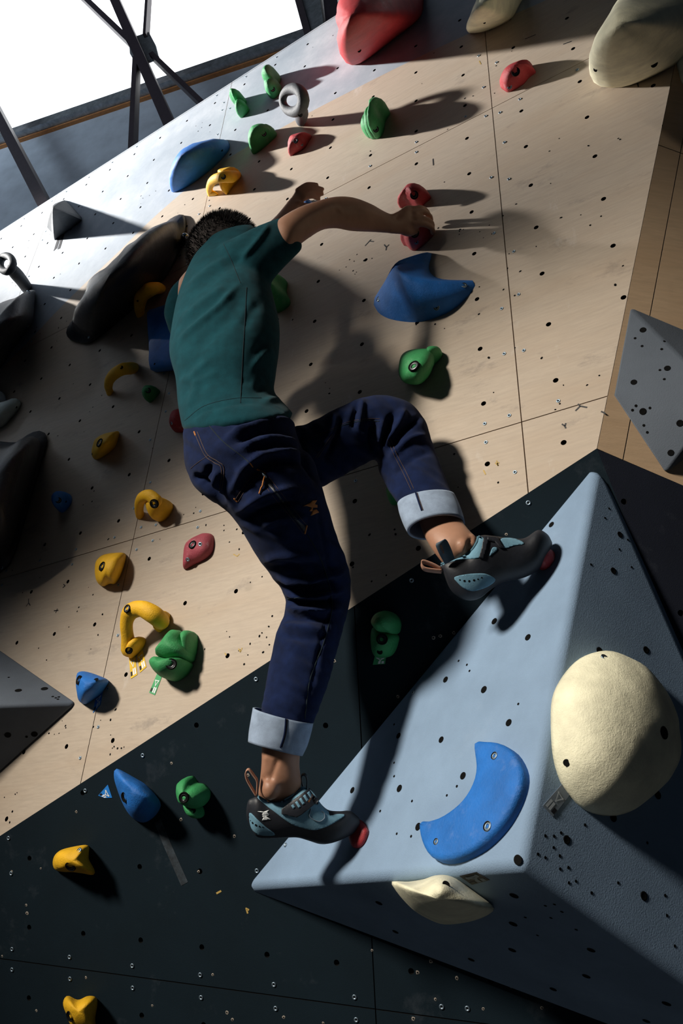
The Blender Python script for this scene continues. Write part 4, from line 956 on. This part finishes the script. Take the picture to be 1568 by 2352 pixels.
# ---- jeans
mb = MB()
loft(mb, [((428, 940), (655, 935), 1.69, 1.1), ((421, 985), (672, 975), 1.66, 1.15), ((421, 1040), (695, 1025), 1.63, 1.1), ((432, 1090), (700, 1075), 1.62, 1.0), ((470, 1140), (690, 1110), 1.62, .8)], n=36)
loft(mb, [((424, 1010), (640, 985), 1.62, .95), ((432, 1090), (712, 1045), 1.60, .85), ((455, 1128), (735, 1100), 1.59, .8), ((500, 1160), (746, 1142), 1.585, .85), ((540, 1195), (757, 1175), 1.59, .9), ((577, 1258), (776, 1238), 1.615, .95), ((618, 1318), (800, 1300), 1.65, 1.0), ((645, 1352), (806, 1345), 1.67, 1.0), ((656, 1380), (805, 1378), 1.675, 1.0), ((653, 1408), (797, 1412), 1.67, 1.0), ((634, 1455), (783, 1462), 1.65, 1.0), ((617, 1530), (762, 1540), 1.61, 1.0), ((606, 1595), (741, 1605), 1.575, 1.0), ((598, 1645), (716, 1668), 1.55, 1.0)], n=32)
loft(mb, [((640, 985), (690, 1140), 1.70, .9), ((690, 978), (735, 1122), 1.745, .85), ((760, 945), (798, 1087), 1.78, .85), ((822, 916), (842, 1064), 1.80, .85), ((882, 907), (862, 1052), 1.81, .85), ((938, 924), (864, 1050), 1.81, .85), ((975, 962), (866, 1062), 1.80, .85), ((990, 1008), (874, 1092), 1.78, .85), ((1008, 1055), (890, 1122), 1.74, .85), ((1025, 1100), (908, 1150), 1.70, .85), ((1042, 1140), (922, 1172), 1.66, .85)], n=32)
jeans = union('jeans', mb, .0055, M['denim'], climber, 8)
fold = [([(700, 985), (628, 968), (560, 985), (512, 1012)], 8, .007), ([(690, 1022), (620, 1010), (540, 1035)], 8, .008), ([(690, 1003), (610, 990), (530, 1018)], 6, -.007), ([(700, 1045), (630, 1040), (575, 1062), (520, 1140)], 8, .008), ([(705, 1065), (640, 1060), (590, 1085), (545, 1150)], 8, -.008),
        ([(440, 1090), (470, 1108), (520, 1160)], 9, -.014), ([(488, 1062), (466, 1100), (470, 1120)], 6, -.010), ([(505, 1075), (495, 1115), (510, 1150)], 7, .008), ([(540, 1180), (600, 1140), (680, 1120)], 8, .007), ([(550, 1200), (620, 1165), (690, 1150)], 7, -.006),
        ([(590, 1215), (650, 1190), (720, 1190)], 9, .004), ([(600, 1290), (660, 1275), (740, 1280)], 9, .005), ([(610, 1310), (670, 1300), (750, 1300)], 8, -.005),
        ([(628, 1328), (690, 1330), (760, 1318), (800, 1305)], 7, .009), ([(640, 1345), (700, 1350), (790, 1335)], 6, -.009), ([(652, 1362), (710, 1368), (800, 1352)], 6, .008), ([(655, 1380), (710, 1386), (800, 1378)], 6, -.010), ([(655, 1396), (710, 1402), (790, 1398)], 6, .008), ([(652, 1415), (700, 1420), (770, 1425)], 7, -.008), ([(640, 1440), (690, 1440), (760, 1455)], 8, .006), ([(634, 1460), (690, 1465), (740, 1470)], 8, -.005),
        ([(724, 1150), (745, 1260), (762, 1370), (735, 1480), (700, 1640)], 5, -.003),
        ([(820, 920), (812, 960), (808, 985)], 5, -.007), ([(835, 915), (828, 950), (822, 990)], 6, .006), ([(770, 945), (765, 990), (730, 1040)], 8, .005), ([(790, 945), (770, 1000), (745, 1060)], 6, -.006), ([(858, 965), (855, 1000), (862, 1040)], 8, -.016), ([(880, 960), (870, 1000), (868, 1040)], 8, .0082), ([(905, 945), (890, 985), (872, 1030)], 7, -.010), ([(930, 935), (915, 975), (880, 1035)], 8, .008), ([(968, 955), (930, 985), (885, 1040)], 7, -.007), ([(985, 1000), (940, 1010), (890, 1060)], 7, .006), ([(995, 1035), (950, 1050), (900, 1090)], 8, -.004), ([(690, 990), (700, 1050), (735, 1115)], 8, -.010)]
def wr(co, no, px, face):
    a = np.array([noise.noise(Vector((x * .012 + y * .010, (y - x * .7) * .045, 3.1))) for x, y in px])
    return co + no * (a * .006 * face)[:, None]
sculpt(jeans, [(a_, b_, c_ * 1.7) for a_, b_, c_ in fold], wr)
jb = bvh_of(jeans)
for i, (nm, ln, rd, mt) in enumerate([('side_seam', [(462, 955), (510, 1012), (560, 1052), (588, 1078)], .0010, 'seamd'), ('side_seam', [(706, 1228), (730, 1270), (746, 1312), (757, 1352), (762, 1400), (742, 1480), (712, 1560), (700, 1650)], .0011, 'seamd'),
        ('back_pocket_stitch', [(447, 995), (470, 1045), (492, 1063), (508, 1076), (504, 1130)], .0009, 'stitchd'), ('back_pocket_stitch', [(453, 992), (475, 1042), (500, 1060), (514, 1076), (508, 1132)], .0009, 'stitchd'), ('back_pocket_stitch', [(438, 1076), (455, 1062), (478, 1047)], .0007, 'stitchd'),
        ('front_pocket_stitch', [(476, 968), (500, 950), (540, 938)], .0009, 'stitchd'), ('front_pocket_stitch', [(478, 974), (504, 955), (545, 944)], .0009, 'stitchd'), ('pocket_edge', [(588, 1086), (565, 1110), (540, 1148)], .0008, 'stitchd'), ('pocket_edge', [(594, 1090), (570, 1116), (547, 1152)], .0008, 'stitchd'),
        ('bar_tack', [(446, 992), (449, 1000)], .0018, 'stitch'), ('bar_tack', [(538, 1146), (544, 1152)], .0018, 'stitch'), ('bar_tack', [(590, 1078), (600, 1082), (608, 1086)], .0016, 'stitch'), ('bar_tack', [(704, 1208), (700, 1225)], .0018, 'stitch'), ('bar_tack', [(574, 1064), (580, 1072)], .0014, 'stitch'),
        ('knee_seam', [(655, 1376), (690, 1372), (735, 1362), (760, 1358)], .0010, 'seamd'), ('inseam_stitch', [(714, 1008), (760, 990), (800, 973), (840, 966), (870, 968)], .0011, 'seamd'), ('inseam_stitch', [(714, 1004), (760, 986), (800, 969), (842, 962), (872, 962)], .0007, 'stitchd'),
        ('inseam_stitch', [(890, 1010), (905, 1045), (925, 1085), (944, 1125)], .0008, 'stitchd'), ('inseam_stitch', [(896, 1008), (912, 1045), (932, 1083), (950, 1122)], .0008, 'stitchd'), ('thigh_stitch', [(768, 998), (748, 1025), (727, 1054)], .0007, 'stitchd'), ('thigh_stitch', [(763, 998), (743, 1025), (723, 1052)], .0007, 'stitchd')]):
    line_on(nm, ln, jb, rd, M[mt], jeans)
zp = patch('zip', [(606, 1092), (614, 1098), (650, 1150), (680, 1190), (704, 1212), (700, 1222), (690, 1212), (660, 1172), (630, 1132), (604, 1100)], jb, M['rubber'], jeans, 5, .0008)
line_on('zip_stitch', [(618, 1096), (655, 1145), (690, 1190), (706, 1208)], jb, .0006, M['stitchd'], jeans); line_on('zip_stitch', [(600, 1104), (635, 1150), (665, 1185), (696, 1226)], jb, .0006, M['stitchd'], jeans)
line_on('zip_pull', [(607, 1095), (602, 1115), (597, 1135)], jb, .0018, M['stitch'], jeans, .003); line_on('zip_slider', [(600, 1085), (610, 1095)], jb, .0025, M['steel'], jeans, .002)
for pg in ([(696, 1163), (712, 1155), (716, 1150), (727, 1149), (722, 1158), (728, 1160), (728, 1166), (716, 1166), (704, 1162)], [(714, 1166), (718, 1166), (716, 1174), (710, 1174)], [(713, 1184), (718, 1172), (726, 1170), (732, 1177)]):
    patch('embroidered_logo', pg, jb, M['stitch'], jeans, 3, .0012, closed_curve=False)
# ---- rolled cuffs, open tubes with thickness
def cuff(secs, seam):
    mb = MB(); loft(mb, secs, n=40, sub=4, open_ends=True); o = mb.build('rolled_cuff', M['denim_in'], climber)
    s_ = o.modifiers.new('solid', 'SOLIDIFY'); s_.thickness = .005; s_.offset = 0
    o['label'] = 'pale inside-out turn-up'
    b_ = bvh_of(o)
    for k_ in (0, 1.2): line_on('cuff_seam', [(p[0] + k_ * 3, p[1]) for p in seam], b_, .0019 if k_ == 0 else .0008, M['denim'] if k_ == 0 else M['stitchd'], o)
    return o
cuff([((583, 1626), (717, 1660), 1.545, .80, -.10), ((579, 1650), (712, 1682), 1.54, .82, -.10), ((574, 1680), (703, 1712), 1.535, .82, -.08), ((572, 1704), (692, 1735), 1.53, .82, -.06)], [(656, 1650), (655, 1668), (652, 1690), (644, 1716)])
cuff([((915, 1158), (1042, 1138), 1.64, .62, .50), ((919, 1178), (1050, 1155), 1.625, .66, .55), ((928, 1203), (1059, 1178), 1.605, .70, .58), ((938, 1222), (1065, 1200), 1.59, .72, .60)], [(952, 1124), (957, 1140), (962, 1155), (968, 1172)])
# ---- body: arms, hands, head, ankles in one skin
mb = MB()
loft(mb, [((560, 540), (600, 630), 1.88, 1), ((620, 520), (655, 590), 1.885, 1.0), ((648, 497), (678, 571), 1.89, 1.0), ((690, 474), (708, 548), 1.93, .95), ((735, 459), (740, 529), 1.98, .9), ((772, 451), (772, 525), 2.03, .9), ((810, 453), (806, 531), 2.07, .85), ((850, 467), (846, 533), 2.11, .85), ((882, 485), (880, 535), 2.15, .8), ((905, 495), (908, 537), 2.17, .75)], n=24)
loft(mb, [((895, 493), (898, 537), 2.16, .7), ((914, 484), (925, 538), 2.185, .62), ((934, 471), (950, 530), 2.205, .50), ((955, 474), (968, 520), 2.225, .40)], n=20)
chain(mb, [(948, 480, 2.215, .0088), (968, 478, 2.235, .0085), (981, 487, 2.26, .0080), (985, 502, 2.295, .0085)])
chain(mb, [(952, 490, 2.205, .0092), (974, 487, 2.225, .0088), (988, 499, 2.25, .0082), (988, 514, 2.285, .009)])
chain(mb, [(954, 502, 2.20, .0092), (977, 503, 2.215, .0088), (992, 514, 2.24, .0082), (990, 528, 2.275, .009)])
chain(mb, [(950, 515, 2.195, .0092), (972, 515, 2.205, .0088), (990, 523, 2.225, .0082), (994, 534, 2.26, .009)])
chain(mb, [(918, 525, 2.18, .013), (936, 534, 2.195, .012), (952, 533, 2.22, .0082), (962, 528, 2.24, .0085)])
# far arm and hand
loft(mb, [((520, 560), (560, 640), 2.06, 1), ((575, 545), (625, 600), 2.17, 1), ((620, 508), (664, 532), 2.26, 1), ((640, 488), (675, 500), 2.30, .9), ((662, 460), (688, 476), 2.34, .75)], n=20)
loft(mb, [((658, 466), (684, 478), 2.33, .7), ((670, 450), (696, 468), 2.35, .5), ((680, 438), (703, 459), 2.36, .38)], n=18)
for (a, b, c_) in (((682, 438), (704, 424), (728, 424)), ((688, 443), (713, 430), (741, 434)), ((693, 449), (717, 440), (740, 446)), ((697, 456), (716, 451), (732, 458))):
    chain(mb, [(*a, 2.355, .0085), (*b, 2.375, .0078), (*c_, 2.40, .0066)])
chain(mb, [(684, 468, 2.34, .012), (697, 472, 2.345, .0085), (712, 472, 2.355, .0072)])
# neck and head
HC = at((517, 588), 2.03); cr_, cd_, cf_ = R @ [1, 0, 0], R @ [0, 1, 0], R @ [0, 0, 1]
hf = nrm(cr_ * .94 + cd_ * .22 + cf_ * .26); hu = -cd_ * .95 + cr_ * .12 + cf_ * .05; hu = nrm(hu - hf * (hu @ hf)); hl = nrm(np.cross(hu, hf))
def HP(x, y, z): return HC + hf * x + hl * y + hu * z
hv = []; hfc = []; n_, m_n = 36, 26
for i in range(m_n + 1):
    th = math.pi * i / m_n
    for j in range(n_):
        ph = math.tau * j / n_; x, y, z = math.sin(th) * math.cos(ph), math.sin(th) * math.sin(ph), math.cos(th)
        X, Y, Z = x * .099, y * .077, z * .112
        if z < 0: Y *= 1 - .32 * z * z; X = X * (1 - .10 * z * z) + .030 * z * z * (1 if x > -.2 else .2)
        if x > .3: X -= .008 * (1 - abs(y)) * max(0, z)
        hv.append(HP(X, Y, Z))
for i in range(m_n):
    for j in range(n_): hfc.append((i * n_ + j, i * n_ + (j + 1) % n_, (i + 1) * n_ + (j + 1) % n_, (i + 1) * n_ + j))
mb.add(hv, hfc); AX = (hf, hl, hu)
ball(mb, HP(.101, 0, -.022), .018, .013, .024, AX); ball(mb, HP(.094, 0, .004), .013, .010, .02, AX)      # nose
ball(mb, HP(.088, 0, -.058), .013, .024, .007, AX); ball(mb, HP(.085, 0, -.069), .012, .021, .007, AX)    # lips
ball(mb, HP(.084, 0, -.098), .022, .026, .018, AX)                                                        # chin
ball(mb, HP(.084, .032, .022), .014, .024, .007, AX); ball(mb, HP(.084, -.032, .022), .014, .024, .007, AX)
for sg in (1, -1):
    tube3(mb, [HP(-.008 + .019 * math.cos(a) - .004, sg * (.078 + .006 * math.cos(a * .5)), -.004 + .031 * math.sin(a)) for a in np.linspace(-.9, 4.2, 9)], [.0045] * 9, n=8, sub=2)
    ball(mb, HP(-.010, sg * .075, -.006), .014, .006, .024, AX)
tube3(mb, [HP(-.02, 0, -.06), HP(-.05, 0, -.12), at((520, 660), 1.96), at((525, 700), 1.93)], [.055, .055, .065, .09], n=20)
# trunk and legs under the clothes, joining everything into one figure
loft(mb, [((495, 610), (580, 592), 1.94, 1.2), ((455, 700), (585, 680), 1.88, 1.2), ((435, 810), (590, 800), 1.80, 1.2), ((460, 930), (600, 915), 1.71, 1.1), ((475, 1040), (630, 1020), 1.65, 1.0), ((520, 1110), (650, 1080), 1.64, .8)], n=24)
loft(mb, [((500, 1060), (650, 1040), 1.63, .7), ((600, 1210), (720, 1190), 1.62, .8), ((690, 1375), (765, 1375), 1.68, .8), ((650, 1530), (725, 1540), 1.61, .8), ((606, 1650), (695, 1670), 1.555, .95), ((601, 1715), (689, 1730), 1.535, .95), ((600, 1755), (688, 1762), 1.53, .9), ((596, 1795), (692, 1795), 1.525, .72), ((592, 1822), (690, 1820), 1.525, .50), ((596, 1845), (700, 1845), 1.53, .34), ((600, 1880), (720, 1880), 1.535, .3)], n=24)
loft(mb, [((660, 1030), (690, 1090), 1.72, .8), ((770, 990), (795, 1050), 1.79, .75), ((870, 950), (858, 1010), 1.82, .7), ((945, 985), (900, 1035), 1.81, .7), ((1005, 1110), (945, 1145), 1.70, .8), ((1050, 1165), (962, 1200), 1.63, .9), ((1061, 1195), (974, 1232), 1.59, .9), ((1078, 1218), (993, 1264), 1.56, .85), ((1098, 1238), (1014, 1292), 1.545, .60), ((1115, 1255), (1030, 1310), 1.545, .36), ((1125, 1275), (1040, 1330), 1.545, .3)], n=24)
ball(mb, at((622, 1812), 1.502), .019, .019, .022, (cr_, cf_, cd_)); ball(mb, at((1062, 1255), 1.524), .013, .014, .016, (cr_, cf_, cd_))
body = union('body', mb, .0042, M['skin'], climber, 5)
sculpt(body, [([(640, 1735), (628, 1770), (616, 1800)], 6, -.004), ([(612, 1730), (606, 1790)], 6, .003), ([(1085, 1232), (1075, 1252), (1072, 1270)], 4, -.004), ([(1080, 1228), (1092, 1240)], 4, .004), ([(690, 520), (760, 495), (780, 480)], 9, -.003), ([(800, 462), (850, 485), (900, 500)], 8, .002), ([(930, 480), (905, 505)], 5, -.003)])
for sg in (1, -1):
    mb = MB(); ball(mb, HP(.083, sg * .032, .0082), .011, .013, .009, AX); mb.build('eye', M['tagw'], climber)
    mb = MB(); tube3(mb, [HP(.093, sg * .018, .030), HP(.095, sg * .034, .034), HP(.086, sg * .05, .030)], [.003, .0035, .002], n=6); mb.build('eyebrow', M['hairm'], climber)
# hair: close shaved sides and longer spiky top
rng = random.Random(3); mb = MB(); mc = MB()
def scalp(x, y, z):
    X, Y, Z = x * .099, y * .077, z * .112
    if z < 0: Y *= 1 - .32 * z * z; X = X * (1 - .10 * z * z) + .030 * z * z * (1 if x > -.2 else .2)
    if x > .3: X -= .008 * (1 - abs(y)) * max(0, z)
    return X, Y, Z
cap_v = []; cap_f = []
for i in range(19):
    th = math.pi * .66 * i / 18
    for j in range(36):
        ph = math.tau * j / 36; fr = (math.cos(ph) + 1) / 2
        tt = th * (1 - .36 * fr ** 1.3); x, y, z = math.sin(tt) * math.cos(ph), math.sin(tt) * math.sin(ph), math.cos(tt)
        X, Y, Z = scalp(x, y, z); k = 1.022 if i < 18 else .98; cap_v.append(HP(X * k, Y * k, Z * k))
for i in range(18):
    for j in range(36): cap_f.append((i * 36 + j, i * 36 + (j + 1) % 36, (i + 1) * 36 + (j + 1) % 36, (i + 1) * 36 + j))
mc.add(cap_v, cap_f); scp = mc.build('shaved_hair', M['hairs'], climber)
for _ in range(9000):
    ph = rng.uniform(0, math.tau); fr = (math.cos(ph) + 1) / 2; th = math.acos(1 - rng.random() * 1.5) if True else 0
    lim = math.pi * .66 * (1 - .36 * fr ** 1.3)
    if th > lim: continue
    x, y, z = math.sin(th) * math.cos(ph), math.sin(th) * math.sin(ph), math.cos(th)
    X, Y, Z = scalp(x, y, z); top = max(0., min(1., (z - .35) / .3)); back_ = max(0., min(1., (-x - .35) / .3))
    if abs(y) > .45 and z < .25 and x > -.5: top = 0.; ln = .004
    else: ln = (.004 + .011 * max(top, back_ * .6))
    P = HP(X, Y, Z); d = nrm(hf * (x + .25) * 1 + hl * y + hu * (z + .15) + np.array([rng.gauss(0, .12) for _k in range(3)]))
    s = nrm(np.cross(d, [rng.random(), rng.random(), rng.random() + .1])) * .0011; s2 = np.cross(d, s); T2 = P + d * ln * rng.uniform(.7, 1.2)
    mb.add([P + s, P - s * .5 + s2 * .8, P - s * .5 - s2 * .8, T2], [(0, 1, 3), (1, 2, 3), (2, 0, 3)])
for _ in range(700):   # beard on the chin
    a, b = rng.uniform(-1, 1), rng.uniform(-.9, .9); P = HP(.088 + .012 * math.cos(b), .024 * b, -.098 + .016 * a); d = nrm(hf * .6 - hu * .8 + hl * b * .5 + np.array([rng.gauss(0, .3) for _k in range(3)]))
    s = nrm(np.cross(d, [rng.random(), rng.random(), rng.random() + .1])) * .001; s2 = np.cross(d, s); mb.add([P + s, P - s * .5 + s2 * .8, P - s * .5 - s2 * .8, P + d * .016], [(0, 1, 3), (1, 2, 3), (2, 0, 3)])
mb.build('hair', M['hairm'], climber, False)
# ---- climbing shoes
def px1(pts, sc, off): return [(x / sc + off[0], y / sc + off[1]) for x, y in pts]
def shoe(secs):
    mb = MB(); loft(mb, secs, n=32, sub=5, power=2.3); return union('climbing_shoe', mb, .0028, M['rubber'], climber, 5)
def ribbon(name, pts, wid, mat, parent, axis):
    P = catmull([at(p[:2], p[2]) for p in pts], 5); mb = MB(); vs = []
    for q_ in P: vs += [q_ - axis * wid, q_ + axis * wid]
    mb.add(vs, [(2 * i, 2 * i + 1, 2 * i + 3, 2 * i + 2) for i in range(len(P) - 1)])
    o = mb.build(name, mat, parent); s_ = o.modifiers.new('solid', 'SOLIDIFY'); s_.thickness = .0022; s_.offset = 0; return o
sh1 = shoe([((577, 1834), (571, 1892), 1.515, .55), ((592, 1829), (588, 1921), 1.515, .62), ((614, 1841), (613, 1926), 1.517, .72), ((645, 1841), (650, 1925), 1.52, .80), ((672, 1828), (682, 1924), 1.525, .78), ((698, 1808), (708, 1931), 1.53, .68), ((726, 1834), (735, 1939), 1.535, .85), ((751, 1859), (760, 1937), 1.538, 1.1), ((779, 1863), (786, 1928), 1.54, 1.15), ((803, 1862), (812, 1914), 1.545, 1.1), ((820, 1874), (824, 1897), 1.55, 1.3)])
sh1['label'] = 'standing slate-blue and black shoe'
s = (4.61, (540, 1600)); b1 = bvh_of(sh1)
up = patch('suede_upper', px1([(235, 1068), (340, 1118), (480, 1112), (600, 1052), (715, 962), (790, 1000), (870, 1095), (930, 1175), (985, 1222), (1000, 1262), (1080, 1248), (1160, 1252), (1120, 1290), (1000, 1360), (900, 1398), (820, 1410), (700, 1385), (580, 1340), (430, 1230), (330, 1155)], *s), b1, M['shoeb'], sh1, 3.2, .0012)
hp = patch('heel_panel', px1([(152, 1232), (156, 1330), (190, 1420), (258, 1464), (420, 1462), (330, 1385), (240, 1305), (185, 1248)], *s), b1, M['shoeb'], sh1, 3.2, .001)
for i, (x, y) in enumerate([(150, 1272), (165, 1310), (188, 1335), (222, 1358), (258, 1372), (293, 1378)]):
    h = cast(b1, px1([(x, y)], *s)[0])
    if h[0] is not None: put('heel_vent', HOLEM, np.array(h[0]) + np.array(h[1]) * .0012, np.array(h[1]), (.12, .16, .32, .34, .24, .18)[i], hp)
b1u = bvh_of(up)
st = patch('strap', px1([(492, 1195), (640, 1092), (770, 988), (880, 1100), (705, 1240), (650, 1270), (492, 1238)], *s), b1, M['rubber'], sh1, 3, .005, .003, closed_curve=False); sbv = bvh_of(st)
for k in range(5):
    x = 600 + 42 * k; y = 1150 - 34 * k
    ln = 70 if k else 40
    patch('strap_stripe', px1([(x - 8, y + 6), (x + 14, y - 12), (x + 14 + ln * .55, y - 12 + ln * .85), (x - 8 + ln * .55, y + 6 + ln * .85)], *s), sbv, M['shoeb'], st, 3, .0009, .0004, closed_curve=False)
text_on('SIMOND', px1([(782, 1122)], *s)[0], (11 / 4.61, -21 / 4.61), (-23 / 4.61, -10 / 4.61), sbv, M['stitch'], st, .0016)
for pg in ([(238, 1214), (272, 1213), (300, 1219), (358, 1200), (340, 1226), (358, 1248), (330, 1250), (300, 1262), (283, 1244), (298, 1232), (270, 1226)], [(285, 1262), (300, 1262), (330, 1252), (358, 1254), (320, 1264), (300, 1282)], [(284, 1310), (304, 1268), (328, 1266), (375, 1300)]):
    patch('printed_logo', px1(pg, *s), b1, M['tagw'], sh1, 2.5, .0008, .0004, closed_curve=False)
line_on('collar_piping', px1([(235, 1058), (340, 1110), (480, 1104), (600, 1046), (720, 952)], *s), b1, .0024, M['shoel'], sh1, .001)
line_on('toe_stitch', px1([(800, 1190), (790, 1270), (880, 1320), (940, 1290), (940, 1240), (915, 1215)], *s), b1u, .0008, M['tags'], up, .001)
ribbon('heel_loop', [(*p, 1.50) for p in px1([(226, 1050), (170, 960), (122, 870), (112, 800), (145, 772), (200, 840), (232, 900), (228, 1040)], *s)], .006, M['tan'], sh1, cf_)
ribbon('tongue_loop', [(*p, 1.53) for p in px1([(722, 975), (705, 900), (705, 835), (740, 828), (760, 880), (755, 975)], *s)], .006, M['rubber'], sh1, cf_)
sh2 = shoe([((1011, 1297), (1019, 1320), 1.545, .9), ((1022, 1291), (1036, 1357), 1.535, .62), ((1045, 1284), (1066, 1378), 1.53, .60), ((1076, 1271), (1098, 1376), 1.53, .60), ((1098, 1232), (1128, 1354), 1.53, .52), ((1135, 1231), (1155, 1338), 1.535, .65), ((1170, 1236), (1183, 1332), 1.54, .8), ((1204, 1236), (1211, 1324), 1.545, .95), ((1235, 1217), (1238, 1307), 1.55, .95), ((1257, 1227), (1257, 1276), 1.555, 1.2), ((1267, 1244), (1265, 1258), 1.56, 1.6)])
sh2['label'] = 'raised slate-blue and black shoe'
s = (4.356, (940, 1100)); b2 = bvh_of(sh2)
patch('suede_upper', px1([(315, 868), (450, 812), (600, 745), (675, 650), (690, 575), (755, 615), (725, 700), (700, 785), (560, 805), (430, 825), (345, 855)], *s), b2, M['shoeb'], sh2, 3.2, .0012)
patch('suede_tongue', px1([(800, 770), (830, 690), (875, 690), (872, 715), (825, 752)], *s), b2, M['shoeb'], sh2, 3, .0012)
patch('suede_toe', px1([(912, 606), (1000, 594), (1080, 608), (1150, 650), (1050, 668), (948, 690)], *s), b2, M['shoeb'], sh2, 3, .0012)
hp = patch('heel_panel', px1([(450, 985), (560, 955), (700, 945), (780, 955), (858, 1005), (800, 1065), (700, 1108), (620, 1120), (540, 1090), (480, 1035)], *s), b2, M['shoeb'], sh2, 3.2, .001)
for i, (x, y) in enumerate([(505, 1010), (550, 1020), (597, 1022), (645, 1013), (685, 1003), (722, 988)]):
    h = cast(b2, px1([(x, y)], *s)[0])
    if h[0] is not None: put('heel_vent', HOLEM, np.array(h[0]) + np.array(h[1]) * .0012, np.array(h[1]), .30 if i in (1, 2, 3) else .22, hp)
line_on('collar_piping', px1([(308, 858), (450, 806), (600, 738), (672, 645), (690, 568)], *s), b2, .0026, M['shoel'], sh2, .001)
patch('strap', px1([(742, 585), (795, 580), (768, 700), (735, 792), (695, 790), (722, 690)], *s), b2, M['rubber'], sh2, 3, .0032, .002, closed_curve=False); patch('strap', px1([(775, 582), (880, 592), (942, 690), (900, 692), (850, 632), (778, 618)], *s), b2, M['rubber'], sh2, 3, .0036, .002, closed_curve=False)
lp = ribbon('side_loop', [(*p, d) for p, d in zip(px1([(395, 830), (345, 740), (305, 645), (330, 632), (375, 720), (410, 820)], *s), (1.515, 1.50, 1.492, 1.498, 1.505, 1.515))], .0095, M['loopg'], sh2, nrm(cr_ * .9 + cf_ * .15 - cd_ * .45))
text_on('SIMON', px1([(300, 665)], *s)[0], (11 / 4.356, 27 / 4.356), (27 / 4.356, -11 / 4.356), bvh_of(lp), M['stitch'], lp, .0006)
ribbon('heel_loop', [(*p, 1.535) for p in px1([(322, 908), (230, 860), (140, 830), (120, 850), (150, 900), (240, 918), (322, 926)], *s)], .007, M['tan'], sh2, cf_ * .8 + cd_ * .6)
